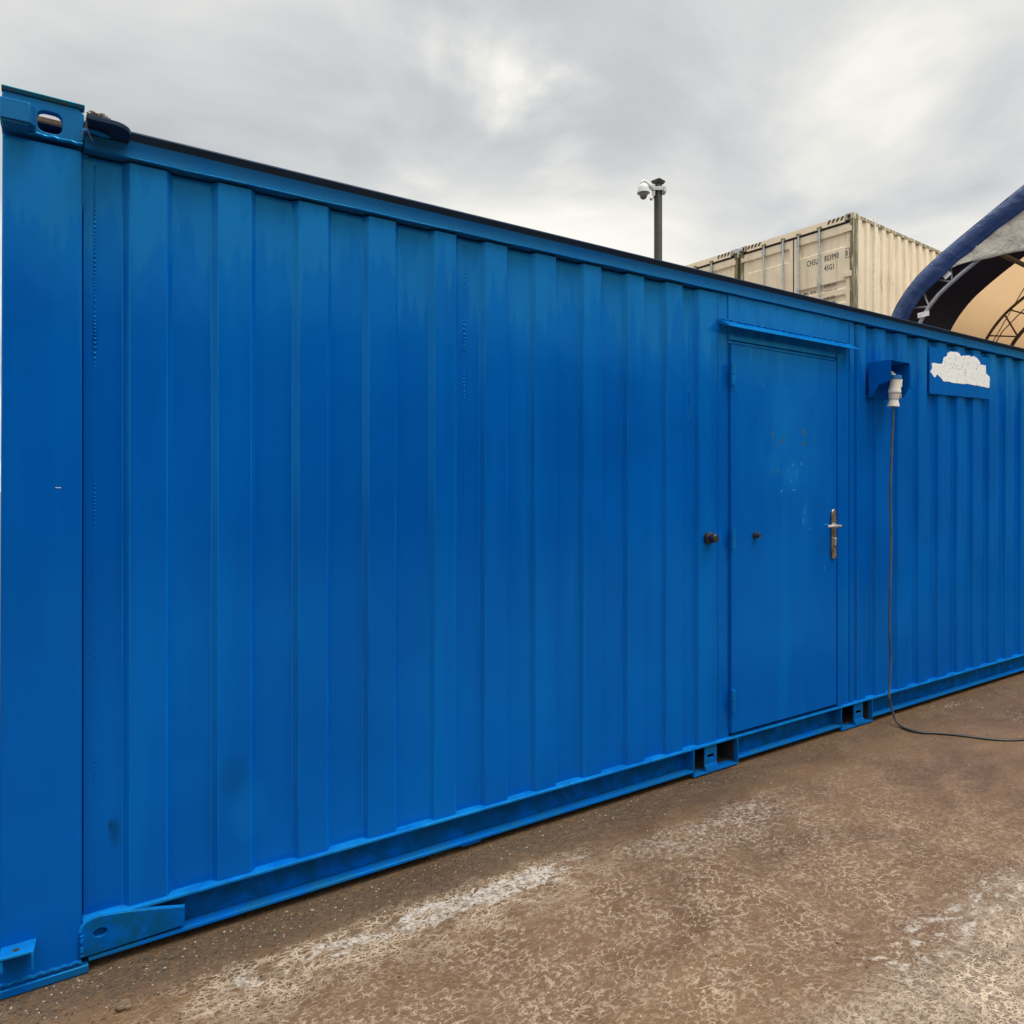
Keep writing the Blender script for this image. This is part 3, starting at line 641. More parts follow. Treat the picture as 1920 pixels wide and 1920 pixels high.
# lashing lug on the bottom rail: plate with a hole
outl = [(.110, .046), (.109, .120), (.113, .136), (.122, .147), (.139, .154), (.163, .156), (.195, .152), (.235, .1455), (.330, .1245), (.396, .108), (.396, .052)]
out3 = outl; hc = (.160, .108); n = 20
b = MB(); ya, yb = -.004, -.0 + .010
angs = [2 * math.pi * k / 40 for k in range(40)]
def rayhit(a):
    best = None; ca, sa = math.cos(a), math.sin(a)
    for i in range(len(out3)):
        p, q = out3[i], out3[(i + 1) % len(out3)]; ex, ez = q[0] - p[0], q[1] - p[1]; den = ca * ez - sa * ex
        if abs(den) < 1e-9: continue
        tt = ((p[0] - hc[0]) * ez - (p[1] - hc[1]) * ex) / den; u = ((p[0] - hc[0]) * sa - (p[1] - hc[1]) * ca) / den
        if tt > 0 and -1e-6 <= u <= 1 + 1e-6 and (best is None or tt > best): best = tt
    return (hc[0] + ca * best, hc[1] + sa * best)
for p in out3: angs.append(math.atan2(p[1] - hc[1], p[0] - hc[0]) % (2 * math.pi))
angs = sorted(set(round(a, 4) for a in angs)); n = len(angs)
inn = [(hc[0] + .019 * math.cos(a), hc[1] + .013 * math.sin(a)) for a in angs]; ou = [rayhit(a) for a in angs]
vs = [(p[0], ya, p[1]) for p in inn] + [(p[0], ya, p[1]) for p in ou] + [(p[0], yb, p[1]) for p in inn] + [(p[0], yb, p[1]) for p in ou]
fs = []
for k in range(n):
    j = (k + 1) % n; fs += [(k, j, n + j, n + k), (2 * n + k, 3 * n + k, 3 * n + j, 2 * n + j), (k, 2 * n + k, 2 * n + j, j), (n + k, n + j, 3 * n + j, 3 * n + k)]
b.mesh(vs, fs); b.box(.13, .19, .012, .02, .08, .135)
lg = b.build('lashing_lug', M['lug'], bc, bevel=.001)
b = MB(); b.tube([(p[0], .003, p[1]) for p in outl[1:10]], .0058, 8); b.build('lug_edge', M['flange'], lg, smooth=True)
b = MB(); b.tube([(.1115 + .0 * i, -.003 + .003 * math.sin(i * 2), .05 + i * .008) for i in range(9)], .006, 7); b.build('weld_seam', M['lowrail'], bc, smooth=True)
# lug on the top rail: horizontal ear plate with a round end
b = MB(); pts = [(.119, -.002), (.119, -.112)] + [(.185 + .052 * math.sin(R(a)), -.060 - .052 * math.cos(R(a)) * 1.0) for a in range(0, 95, 10)] + [(.237, -.002)]
b.prism(pts, 2.521, 2.536, 'z'); ear = b.build('top_lug', M['darkblue'], bc, bevel=.002)
b = MB(); b.tube(catmull([(.112, -.050, 2.508), (.135, -.055, 2.512), (.160, -.05, 2.512), (.182, -.042, 2.512)], 5), [.0075] * 12 + [.006, .005, .004, .003], 8); b.build('pin', M['rail'], ear, smooth=True)
# socket hood and inlet
hood = MB(); hx0, hx1, hy, zt = 4.335, 4.555, -.131, 2.242
hood.prism([(.014, 2.244), (-.131, 2.240), (-.131, 2.128), (-.10, 2.108), (-.055, 2.100), (-.03, 2.060), (.014, 2.040)], hx0, hx0 + .003, 'x')
hood.prism([(.014, 2.244), (-.131, 2.240), (-.131, 2.095), (-.095, 2.035), (-.06, 2.025), (.014, 2.025)], hx1 - .003, hx1, 'x')
hood.prism([(hx0, .014), (hx0, -.131), (hx0 + .05, -.134), (hx0 + .10, -.128), (hx0 + .15, -.134), (hx1, -.131), (hx1, .014)], 2.2405, 2.244, 'z')
hood.box(hx0, hx1, .010, .0135, 2.03, 2.24)
hood.grid(lambda u, v: (hx1 + .026 * math.sin(u * 2.4), -.131 - .012 * u + .03 * (1 - math.cos(u * 2.4)) * .3, 2.236 - v * .135 - .03 * u * (v - .2)), 8, 6)
hood = hood.build('socket_hood', M['blue'], bc, bevel=.0008)
b = MB(); b.prism([(.010, 2.205), (-.050, 2.205), (-.075, 2.19), (-.122, 2.135), (-.075, 2.13), (.010, 2.165)], 4.425, 4.465, 'x'); b.build('socket_inlet', M['plug'], hood, bevel=.004)

# ---- sign board with torn paper
sg = empty('sign_board', (5.505, .012, 2.105)); tag(sg, 'flat blue board high on the blue corrugated wall, bearing a torn white paper', 'sign')
b = MB(); b.prism([(5.064 - 5.505, .0), (5.930 - 5.505, .020), (5.945 - 5.505, .325), (5.064 - 5.505, .320)], -.008, 0., 'y'); b.build('board', M['blue'], sg, bevel=.001)
pap = [(5.087, 2.313), (5.14, 2.318), (5.231, 2.322), (5.245, 2.364), (5.293, 2.383), (5.304, 2.405), (5.37, 2.423), (5.442, 2.426), (5.478, 2.416), (5.492, 2.405), (5.624, 2.418), (5.643, 2.412), (5.692, 2.421), (5.73, 2.412), (5.787, 2.386), (5.776, 2.373), (5.873, 2.370), (5.865, 2.315), (5.928, 2.293), (5.924, 2.209), (5.745, 2.210), (5.73, 2.216), (5.715, 2.209), (5.572, 2.212), (5.514, 2.206), (5.242, 2.205), (5.191, 2.235), (5.157, 2.241), (5.127, 2.221), (5.07, 2.253), (5.09, 2.277)]
rp = random.Random(5); fine_ = []
for i, p in enumerate(pap):
    q = pap[(i + 1) % len(pap)]; n_ = max(1, int(math.hypot(q[0] - p[0], q[1] - p[1]) / .014))
    for k in range(n_):
        u = k / n_; fine_.append((p[0] + (q[0] - p[0]) * u + rp.uniform(-.0035, .0035) - 5.505, p[1] + (q[1] - p[1]) * u + rp.uniform(-.003, .003) - 2.105))
b = MB(); b.prism(fine_, -.0095, -.0082, 'y'); tp = b.build('torn_paper', M['paper'], sg)
b = MB(); rr = random.Random(8)
for cx, cz, w_, h_ in ((5.35, 2.375, .004, .006), (5.41, 2.372, .005, .006), (5.36, 2.332, .003, .010), (5.395, 2.335, .002, .016), (5.44, 2.33, .002, .014), (5.37, 2.31, .005, .004), (5.41, 2.308, .004, .004), (5.455, 2.305, .007, .005), (5.51, 2.33, .006, .008),
                       (5.56, 2.30, .002, .03), (5.72, 2.335, .008, .007), (5.80, 2.29, .005, .005), (5.60, 2.36, .002, .02), (5.27, 2.335, .010, .004), (5.55, 2.27, .03, .0015), (5.7, 2.255, .025, .0015)):
    flake(b, cx - 5.505, cz - 2.105, w_, h_, y=-.0104, jag=.5)
b.build('worn_print', M['print'], tp)

# ---- power cable and plug
pc = empty('power_cable', (4.445, -.09, 2.1)); tag(pc, 'grey power cable with cream plug hanging from the wall socket and trailing over the mud', 'cable')
def loc(p): return (p[0] - 4.445, p[1] + .09, p[2] - 2.1)
ax0, ax1 = Vector(loc((4.446, -.098, 2.140))), Vector(loc((4.440, -.088, 1.968)))
def along(u): return tuple(ax0.lerp(ax1, u))
b = MB(); b.tube([along(u) for u in (0, .03, .15, .30, .42, .45, .50, .56, .58, .62, .64, .68, .70, .74, .76, .995, 1.)],
                 [.024, .029, .031, .033, .036, .038, .038, .030, .033, .030, .033, .029, .032, .029, .026, .036, .033], 20)
o1 = b.build('plug', M['plug'], pc, smooth=True, angle=28)
b = MB(); b.tube([along(u) for u in (-.12, -.11, .0, .01)], [.030, .034, .034, .030], 20); b.build('plug_ring', M['plugblue'], o1, smooth=True)
b = MB(); b.box(.018, .043, -.028, .004, -.012, .030); b.prism([(.034, .034), (.052, .040), (.046, .0), (.036, -.012)], -.026, -.004, 'y'); b.build('latch', M['plug'], o1, bevel=.002)
b = MB(); b.tube([(.020, -.018, -.048), (.036, -.024, -.062), (.038, -.02, -.078)], .004, 6); b.build('hook', M['plug'], o1, smooth=True)
cab = [(4.440, -.088, 1.975), (4.441, -.086, 1.88), (4.437, -.080, 1.70), (4.437, -.072, 1.45), (4.446, -.070, 1.15), (4.440, -.070, .92), (4.432, -.070, .73), (4.438, -.066, .56), (4.460, -.06, .42), (4.448, -.062, .28), (4.432, -.066, .17),
       (4.428, -.085, .09), (4.415, -.120, .030), (4.392, -.165, .008), (4.380, -.220, .0055), (4.398, -.280, .0055), (4.455, -.330, .0055), (4.520, -.408, .0055), (4.560, -.480, .0055), (4.617, -.567, .0055), (4.700, -.640, .0055), (4.85, -.70, .0055), (5.1, -.74, .0055), (5.5, -.73, .0055), (6.2, -.60, .0055), (7.4, -.9, .0055)]
rz_ = random.Random(2)
cab = catmull(cab, 7); up = [Vector(loc(p)) for p in cab if p[2] > .15]; dn_ = [Vector(loc(p)) for p in cab if p[2] <= .16]
b = MB(); b.tube(up, .0068, 8); b.build('cord', M['cable'], pc, smooth=True)
b = MB(); b.tube(dn_, .0070, 8); b.build('muddy_cord', M['cable_mud'], pc, smooth=True)

# ---- dead leaves and stalk lodged on the upper lug
lf = empty('dead_leaf_clump', (.158, -.055, 2.536)); tag(lf, 'clump of dead grey leaves with a dangling stalk lodged on the top lug', 'leaves')
b = MB(); rl = random.Random(11)
for i in range(70):
    cx, cy, cz = rl.uniform(-.030, .022), rl.uniform(-.034, .02), .002 + rl.uniform(0, .016); s_ = rl.uniform(.009, .019); a = rl.uniform(0, 6.28); tl = rl.uniform(-.6, .6)
    def lp(u, v):
        x = (u - .5) * 2 * s_; y = (v - .5) * s_ * (1.2 - abs(u - .5) * 1.9); z = .3 * s_ * math.sin(u * 4 + i) + x * tl * .35 + abs(y) * .5
        return (cx + x * math.cos(a) - y * math.sin(a), cy + x * math.sin(a) + y * math.cos(a), max(.001, cz + z))
    b.grid(lp, 5, 3)
b.build('leaves', M['leaf'], lf, smooth=True, angle=80)
b = MB(); b.tube(catmull([(-.036, -.028, .012), (-.040, -.040, -.006), (-.038, -.042, -.028), (-.046, -.040, -.046), (-.050, -.036, -.058)], 5), .0011, 5)
b.tube(catmull([(-.038, -.042, -.028), (-.034, -.040, -.045), (-.028, -.036, -.058), (-.022, -.034, -.066)], 5), .0009, 5); b.build('stalk', M['twig'], lf, smooth=True)

# ---- small stone near the foot, and the grit
def rock(b, c, r, rnd, mi=0, flat=.6):
    vs = []
    for dx, dy, dz in ((1, 0, 0), (0, 1, 0), (-1, 0, 0), (0, -1, 0), (0, 0, 1), (0, 0, -1)):
        k = r * rnd.uniform(.55, 1.25); vs.append((c[0] + dx * k, c[1] + dy * k, c[2] + dz * k * flat))
    b.mesh(vs, [(0, 1, 4), (1, 2, 4), (2, 3, 4), (3, 0, 4), (1, 0, 5), (2, 1, 5), (3, 2, 5), (0, 3, 5)], mi)
M['stone_a'] = simple('pale_grit', (.34, .28, .21), .8, 0., .3, 40); M['stone_b'] = simple('dark_grit', (.035, .026, .02), .7, 0., .3, 40); M['stone_c'] = simple('brown_grit', (.13, .085, .052), .8, 0., .3, 40)
bpy.context.view_layer.update()
st = bmesh.new(); bmesh.ops.create_icosphere(st, subdivisions=2, radius=.017)
for v in st.verts:
    k = 1 + .8 * noise.noise(v.co * 95) + .3 * noise.noise(v.co * 220); v.co *= k; v.co.z *= .62; v.co.x *= 1.25
me = bpy.data.meshes.new('stone'); st.to_mesh(me); st.free(); me.materials.append(M['stone_c'])
so = bpy.data.objects.new('stone', me); COL.objects.link(so); so.location = (.205, -.236, .008); tag(so, 'small lumpy brown stone on the mud near the container foot', 'stone')
b = MB(); rg = random.Random(21)
def gdens(x, y):
    n_ = noise.noise((x * 1.7, y * 3, 5)) * .5 + .5
    near = math.exp(-((y + .12) / .15) ** 2); return (.24 + 1.1 * near * (1 if x < 2.4 else .35)) * (.35 + n_)
cnt = 0
while cnt < 10000:
    u = rg.random(); x = -.3 + 6.6 * u ** 1.6; y = -.02 - (1.9 * rg.random() ** 1.7)
    if rg.random() > gdens(x, y): continue
    r = .0010 + .0042 * rg.random() ** 2.6; mi = rg.choices((0, 1, 2), (.20, .44, .36))[0]
    if y > -.015 and x > 0: continue
    rock(b, (x, y, gz(x, y) + r * .25), r, rg, mi); cnt += 1
# a denser sprinkle beside the cable
for _ in range(170):
    x = rg.gauss(5.35, .26); y = rg.gauss(-.42, .12); r = .0018 + .0045 * rg.random() ** 2; rock(b, (x, y, gz(x, y) + r * .25), r, rg, 0)
for _ in range(70):
    x = rg.gauss(5.15, .10); y = rg.gauss(-.10, .02); r = .0018 + .004 * rg.random() ** 2; rock(b, (x, y, gz(x, y) + r * .25), r, rg, 0)
for _ in range(60):
    x, y = rg.uniform(.2, 4.5), rg.uniform(-1.6, -.1); a = rg.uniform(0, 6.28); l_ = rg.uniform(.006, .02)
    b.tube([(x, y, gz(x, y) + .001), (x + math.cos(a) * l_, y + math.sin(a) * l_, gz(x, y) + .0022)], .0008, 4, 1)
tag(b.build('gravel', [M['stone_a'], M['stone_b'], M['stone_c']]), 'pale and dark grit scattered over the brown mud', 'gravel', kind='stuff')

# ================================================================ beige high cube containers
def pocket_panel(b, x, y0, y1, z0, z1, pockets, d=.036, e=.028):
    """door leaf facing -x at x, with trapezoid recesses (z ranges) pressed inwards"""
    ys = [y0, y0 + .07, y0 + .07 + e, y1 - .07 - e, y1 - .07, y1]
    zs = {z0, z1}
    for a, c in pockets: zs |= {a, a + e, c - e, c}
    zs = sorted(zs); H = {}
    def dep(y, z):
        for a, c in pockets:
            if a + e - 1e-6 <= z <= c - e + 1e-6 and ys[2] - 1e-6 <= y <= ys[3] + 1e-6: return d
        return 0
    vs = [(x + dep(y, z), y, z) for z in zs for y in ys]; n = len(ys)
    b.mesh(vs, [(j * n + i, j * n + i + 1, (j + 1) * n + i + 1, (j + 1) * n + i) for j in range(len(zs) - 1) for i in range(n - 1)])
HC, WC, LC = 2.896, 2.438, 12.192
def beige(loc_, rz):
    r = empty('beige_container', loc_, rz)
    # local: door face x = 0 looking to -x, near side y = 0 looking to -y, base z = 0
    for y0 in (0, WC - .162):
        for z0, hh in ((0, .118), (HC - .118, .118)):
            for x0 in (-.006, LC - .178):
                b = MB(); b.box(x0, x0 + .178, y0 - (.004 if y0 == 0 else 0), y0 + .162 + (0 if y0 == 0 else .004), z0, z0 + hh)
                c_ = b.build('corner_casting', M['beige_rail'], r, bevel=.006)
                if x0 < 0 and z0 > 0:
                    b = MB(); cy = y0 + .081
                    b.prism([(cy + .026 * math.cos(2 * math.pi * k / 16), z0 + .060 + .038 * math.sin(2 * math.pi * k / 16)) for k in range(16)], -.0085, -.005, 'x'); b.build('casting_hole', M['void'], c_)
    for y0, y1 in ((0., .07), (WC - .07, WC)):
        b = MB(); b.box(0, .06, y0, y1, .118, HC - .118)
        ya, yb_ = (.0, .10) if y0 == 0 else (WC - .10, WC)
        b.box(.075, .165, ya, yb_, .118, HC - .118); b.box(.06, .075, ya + .02, yb_ - .02, .118, HC - .118)
        b.build('corner_post', M['beige_dirty'], r, bevel=.004)
    for ya, yb_ in ((0, .1), (WC - .1, WC)):
        b = MB(); b.box(LC - .15, LC, ya, yb_, .118, HC - .118); b.build('rear_post', M['beige_rail'], r)
    b = MB(); b.prism([(0, HC - .013), (-.004, HC - .135), (.05, HC - .140), (.10, HC - .02), (.10, HC - .013)], .162, WC - .162, 'y')
    # the extrusion above is along y: polygon is (x, z)
    hd = b.build('door_header', M['beige'], r, bevel=.002)
    for side in (0, 1):
        b = MB()
        for k in range(4):
            y = .175 + k * .085; ys_ = [y, y + .035, y + .072, y + .037]; zs_ = [HC - .085, HC - .085, HC - .022, HC - .022]
            if side: ys_ = [WC - v for v in ys_]
            else: ys_ = [y + .037, y + .072, y + .035, y]
            b.mesh([(-.0105 + (0 if i < 4 else .007), ys_[i % 4], zs_[i % 4]) for i in range(8)], [(0, 1, 2, 3), (4, 7, 6, 5), (0, 4, 5, 1), (1, 5, 6, 2), (2, 6, 7, 3), (3, 7, 4, 0)])
        b.build('warning_stripes', M['black_paint'], hd)
    b = MB(); b.box(.012, .09, .07, WC - .07, HC - .168, HC - .142); b.box(.030, .09, 1.206, 1.232, .17, HC - .17); b.box(.03, .05, .060, .078, .17, HC - .17); b.box(.03, .05, WC - .078, WC - .060, .17, HC - .17); b.build('door_seal', M['void'], r)
    b = MB(); b.box(0, .1, .162, WC - .162, 0, .14); b.build('door_sill', M['beige'], r)
    pk = [(HC - .595, HC - .32), (HC - 1.36, HC - 1.20), (HC - 1.62, HC - 1.46), (HC - 1.95, HC - 1.75), (.42, .62)]
    for di, (y0, y1) in enumerate(((.078, 1.206), (1.232, WC - .078))):
        b = MB(); pocket_panel(b, .022, y0, y1, .15, HC - .172, pk); b.box(.06, .068, y0, y1, .15, HC - .172)
        b.face([(.022, y0, .15), (.06, y0, .15), (.06, y0, HC - .172), (.022, y0, HC - .172)]); b.face([(.022, y1, .15), (.06, y1, .15), (.06, y1, HC - .172), (.022, y1, HC - .172)]); b.face([(.022, y0, HC - .172), (.06, y0, HC - .172), (.06, y1, HC - .172), (.022, y1, HC - .172)])
        dr = b.build('door', M['beige'], r)
        for yb in ((.656, 1.089) if di == 0 else (1.425, 1.861)):
            b = MB(); b.tube([(-.018, yb, .10), (-.018, yb, HC - .13)], .0185, 10)
            bar = b.build('locking_bar', M['galv'], r, smooth=True)
            b = MB(); b.box(-.034, .0, yb - .028, yb + .028, HC - .165, HC - .118); b.prism([(yb - .05, HC - .115), (yb - .03, HC - .085), (yb, HC - .10), (yb + .03, HC - .085), (yb + .05, HC - .115), (yb + .02, HC - .14), (yb - .02, HC - .14)], -.028, -.006, 'x'); b.build('cam_keeper', M['beige_dirty'], bar)
            for zz, h_ in ((HC - .33, .12), (HC - 1.20, .05), (HC - 1.9, .05), (.6, .05)):
                b = MB(); b.box(-.036, .0215, yb - .026, yb + .026, zz, zz + h_ * .35); b.box(-.030, .0215, yb + .019, yb + .040, zz - .02, zz + h_); b.build('bar_bracket', M['galv'], bar)
        yh = .058 if di == 0 else WC - .058; sgn = 1 if di == 0 else -1
        for zz in (HC - .33, HC - 1.16, 1.0, .35):
            b = MB(); b.box(-.008, .0215, min(yh - .028 * sgn, yh + .13 * sgn), max(yh - .028 * sgn, yh + .13 * sgn), zz, zz + .085); b.tube([(-.012, yh - .012 * sgn, zz - .01), (-.012, yh - .012 * sgn, zz + .095)], .012, 8)
            b.build('hinge', M['beige'], dr, bevel=.003)
    def sidep(y, s):
        pr = [(.165, y + s * .04)]; x = .19
        while x < LC - .4: pr += [(x, y + s * .004), (x + .118, y + s * .004), (x + .158, y + s * .040), (x + .262, y + s * .040)]; x += .302
        pr += [(LC - .15, y + s * .04)]; bb = MB(); bb.sheet(pr, .12, HC - .06); return bb.build('side_panel', M['beige_side'], r)
    sidep(0, 1); sidep(WC, -1)
    for y0 in (0, WC - .06):
        for za, zb in ((HC - .085, HC - .018), (.02, .16)):
            b = MB(); b.box(.172, LC - .178, y0, y0 + .06, za, zb); b.build('side_rail', M['beige_rail'], r, bevel=.004)
    b = MB(); b.box(.02, LC - .02, .03, WC - .03, HC - .04, HC - .015); b.build('roof', M['beige_side'], r)
    b = MB(); b.box(LC - .06, LC - .01, .08, WC - .08, .1, HC - .05); b.build('end_wall', M['beige_side'], r)
    b = MB(); b.box(.1, LC - .1, .05, WC - .05, .10, .16); b.build('floor', M['void'], r)
    return r
def lettering(r, items):
    for s, y, zt, size, x in items:
        b = MB(); vs, fs = text_mesh(s, size)
        b.mesh([(x - .002 - v.z, y - v.x * .56, HC - zt + v.y) for v in vs], fs)
        b.build('lettering', M['black_paint'], r)
def copy_thing(o, parent=None):
    c = o.copy(); COL.objects.link(c); c.parent = parent
    for ch in list(o.children): copy_thing(ch, c)
    return c
RZ = R(3.13); e2 = Vector((-math.sin(RZ), math.cos(RZ), 0)); base = Vector((12.48, 5.049, 0))
zt = 6.542 - HC
cA = beige((base.x, base.y, zt), RZ)
low = [copy_thing(cA), copy_thing(cA)]
p2 = base + e2 * 2.515
cB = copy_thing(cA); cB.location = (p2.x, p2.y, zt)
low[0].location = (base.x, base.y, .75); low[1].location = (p2.x, p2.y, .75)
tag(cA, 'beige high container with white locking bars, topmost of its stack, nearest the navy shelter', 'shipping container', 'beige containers stacked in two rows')
tag(cB, 'beige high container left of the corner one, its roof edge sinking behind the blue roof', 'shipping container', 'beige containers stacked in two rows')
tag(low[0], 'beige container underneath the corner one, hidden behind the blue container', 'shipping container', 'beige containers stacked in two rows')
tag(low[1], 'beige container underneath the left-hand one of the stack, hidden behind the blue container', 'shipping container', 'beige containers stacked in two rows')
common = lambda y: [('CHSU', .935 + y, .775, .155, .022), ('803990', .575 + y, .765, .155, .022), ('45G1', .575 + y, .945, .150, .022), ('0', .150 + y, .765, .135, .022)]
wt = [('MAX   GROSS', 1.01, 1.305, .068, .045), ('30,480 KGS', .590, 1.262, .082, .026), ('67,200 LBS', .590, 1.385, .088, .045), ('TARE', 1.01, 1.53, .068, .022), ('3,640 KGS', .590, 1.500, .082, .022), ('8,025 LBS', .590, 1.60, .088, .045)]
lettering(cA, common(0) + wt); lettering(cB, common(0) + wt)
for c_ in (cA, cB):
    b = MB()
    for ya, yb_, za, zb in ((.070 + .01, .160, .63, .638), (.08, .160, .80, .808), (.08, .088, .63, .808), (.152, .160, .63, .808)):
        b.box(.0195, .0215, ya, yb_, HC - zb, HC - za)
    b.build('check_digit_box', M['black_paint'], c_)
# bridge clamp between the two
m0 = base + e2 * (2.438 + .0385)
bcl = empty('bridge_clamp', (m0.x, m0.y, 6.425), RZ); tag(bcl, 'grey steel clamp bridging the corner castings of the two beige containers', 'clamp')
b = MB(); b.box(-.05, -.012, -.12, .12, .02, .085); b.box(-.07, -.045, -.05, .05, .0, .10); b.build('clamp_body', M['galv'], bcl, bevel=.006)
b = MB(); b.tube([(-.06, -.03, .05), (-.06, -.03, -.10)], .016, 10); b.build('clamp_bolt', M['galv'], bcl, smooth=True)
# white rope over the beige side
rp0 = Vector((math.cos(RZ), math.sin(RZ), 0)); q0 = base + rp0 * .735
ro = empty('white_rope', (q0.x, q0.y, 6.542), RZ); tag(ro, 'thin white hose draped over the top edge of the beige corrugated side', 'rope')
b = MB(); b.tube(catmull([(.05, .5, .02), (.02, .15, .03), (0, .0, .045), (-.005, -.03, .02), (-.02, -.035, -.3), (-.05, -.035, -1.0), (-.07, -.035, -2.0), (-.07, -.035, -2.7)], 6), .015, 8); b.build('rope_strand', M['label'], ro, smooth=True)

# ================================================================ camera pole
po = empty('camera_pole', (7.92, 5.436, 0), R(12)); tag(po, 'dark square steel post with a small pointed cap rising behind the blue container', 'pole')
b = MB(); b.box(-.046, .046, -.046, .046, 0, 6.12); b.build('post', M['pole'], po, bevel=.006)
b = MB(); b.mesh([(-.082, -.082, 6.165), (.082, -.082, 6.165), (.082, .082, 6.165), (-.082, .082, 6.165), (0, 0, 6.215), (-.06, -.06, 6.12), (.06, -.06, 6.12), (.06, .06, 6.12), (-.06, .06, 6.12)], [(0, 1, 4), (1, 2, 4), (2, 3, 4), (3, 0, 4), (0, 5, 6, 1), (1, 6, 7, 2), (2, 7, 8, 3), (3, 8, 5, 0), (5, 8, 7, 6)])
b.build('cap', M['pole'], po)
dc = empty('dome_camera', (7.92, 5.436, 5.9), R(-33.4 + 0)); tag(dc, 'white dome security camera on a bracket arm near the top of the post', 'camera')
b = MB(); b.box(-.085, -.055, -.06, .06, .02, .20); b.box(-.09, .10, -.072, -.057, .10, .16); b.box(.070, .11, -.08, .05, .07, .16); b.build('clamp', M['camwhite'], dc, bevel=.006)
b = MB(); b.tube(catmull([(-.07, -.01, .12), (-.12, -.03, .165), (-.20, -.05, .225), (-.235, -.055, .235), (-.255, -.06, .20)], 4), .029, 10); b.build('arm', M['camwhite'], dc, smooth=True)
b = MB(); b.tube([(-.235, -.06, z) for z in (.20, .185, .16, .12, .075, .055, .050)], [.03, .055, .075, .088, .094, .098, .07], 20); hb = b.build('housing', M['camwhite'], dc, smooth=True, angle=40)
b = MB(); b.tube([(-.235, -.06, .052 - .09 * math.sin(R(a))) for a in range(0, 91, 10)], [max(.002, .064 * math.cos(R(a)) ** .8) for a in range(0, 91, 10)], 18); b.build('dome', M['camglass'], hb, smooth=True, angle=80)
b = MB(); b.tube([(-.075, -.03, .03), (-.12, -.05, -.035)], [.018, .026], 8); b.build('floodlight', M['camwhite'], dc, bevel=.002)

# ================================================================ fabric shelter
sh = empty('fabric_shelter', (10.197, 2.736, 0), RZ)
tag(sh, 'arched fabric storage shelter with navy and tan cover, standing beyond the blue container', 'shelter')
# local: x along the tunnel, s across it = -y
half = [(-.66, 0), (-.66, 1.2), (-.655, 2.4), (-.57, 3.1), (-.46, 3.58), (-.31, 3.934), (-.185, 4.15), (.0, 4.37), (.2, 4.535), (.452, 4.712), (.809, 4.935), (1.278, 5.221), (1.9, 5.57), (2.6, 5.85), (3.3, 5.96)]
prof = half + [(6.6 - s_, z) for s_, z in reversed(half[:-1])]
PR = [(v.x, v.y) for v in catmull([(a, c_, 0) for a, c_ in prof], 5)]
def offs(P, dd):
    out = []
    for i, p in enumerate(P):
        a = P[max(i - 1, 0)]; c_ = P[min(i + 1, len(P) - 1)]; tx, tz = c_[0] - a[0], c_[1] - a[1]; l = math.hypot(tx, tz) or 1
        out.append((p[0] + tz / l * dd, p[1] - tx / l * dd))
    return out
TL = 12.0
def shell(x0, x1, mat, th=.008, nx=4, name='cover'):
    b = MB(); n = len(PR)
    for mi_, dd in enumerate((0., th)):
        P = offs(PR, dd); vs = []
        for k in range(nx + 1):
            x = x0 + (x1 - x0) * k / nx; vs += [(x, -p[0], p[1]) for p in P]
        b.mesh(vs, [(k * n + i, k * n + i + 1, (k + 1) * n + i + 1, (k + 1) * n + i) for k in range(nx) for i in range(n - 1)], mi_)
    return b.build(name, [mat, M['lining']], sh, smooth=True, angle=60)
def shell1(x0, x1, mat, nx=4, name='cover'):
    b = MB(); n = len(PR); vs = []
    for k in range(nx + 1):
        x = x0 + (x1 - x0) * k / nx; vs += [(x, -p[0], p[1]) for p in PR]
    b.mesh(vs, [(k * n + i, k * n + i + 1, (k + 1) * n + i + 1, (k + 1) * n + i) for k in range(nx) for i in range(n - 1)])
    return b.build(name, mat, sh, smooth=True, angle=60)
shell(-.06, 1.80, M['navy']); shell1(1.80, TL, M['tan'], 8)
# turned-in navy hem of the cover, wrinkled, in front of the first truss
OUT = offs(PR, -.012); INN = None
b = MB(); n = len(PR)
W = 20
arc = [0]
for i in range(1, n): arc.append(arc[-1] + math.hypot(PR[i][0] - PR[i - 1][0], PR[i][1] - PR[i - 1][1]))
def at_arc(a):
    a = min(max(a, 1e-5), arc[-1] - 1e-5)
    for i in range(1, n):
        if arc[i] >= a: u = (a - arc[i - 1]) / max(1e-6, arc[i] - arc[i - 1]); break
    p = (PR[i - 1][0] + (PR[i][0] - PR[i - 1][0]) * u, PR[i - 1][1] + (PR[i][1] - PR[i - 1][1]) * u)
    tx, tz = PR[i][0] - PR[i - 1][0], PR[i][1] - PR[i - 1][1]; l = math.hypot(tx, tz) or 1
    return p, (tz / l, -tx / l)
NA, NVV = 420, 8
def hem(u, v):
    a = u * arc[-1] * .9999 + 1e-4; p, nn = at_arc(a)
    w_ = .255 + .010 * math.sin(a * 4.3) + .006 * math.sin(a * 11)
    dd = v * w_
    fold = .020 * noise.noise((a * 5.2 + v * .9, v * .7, 1.)) + .012 * noise.noise((a * 13 + v * 2, v * 1.2, 4.))
    bulge = .05 * math.sin(math.pi * min(1, v * 1.15)) ** .7
    return (-.055 - bulge - fold * (1. if v > .02 else 0.), -(p[0] + nn[0] * dd), p[1] + nn[1] * dd)
b.grid(hem, NA, NVV); o = b.build('hem', M['navy'], sh, smooth=True, angle=80); sol = o.modifiers.new('solid', 'SOLIDIFY'); sol.thickness = .008
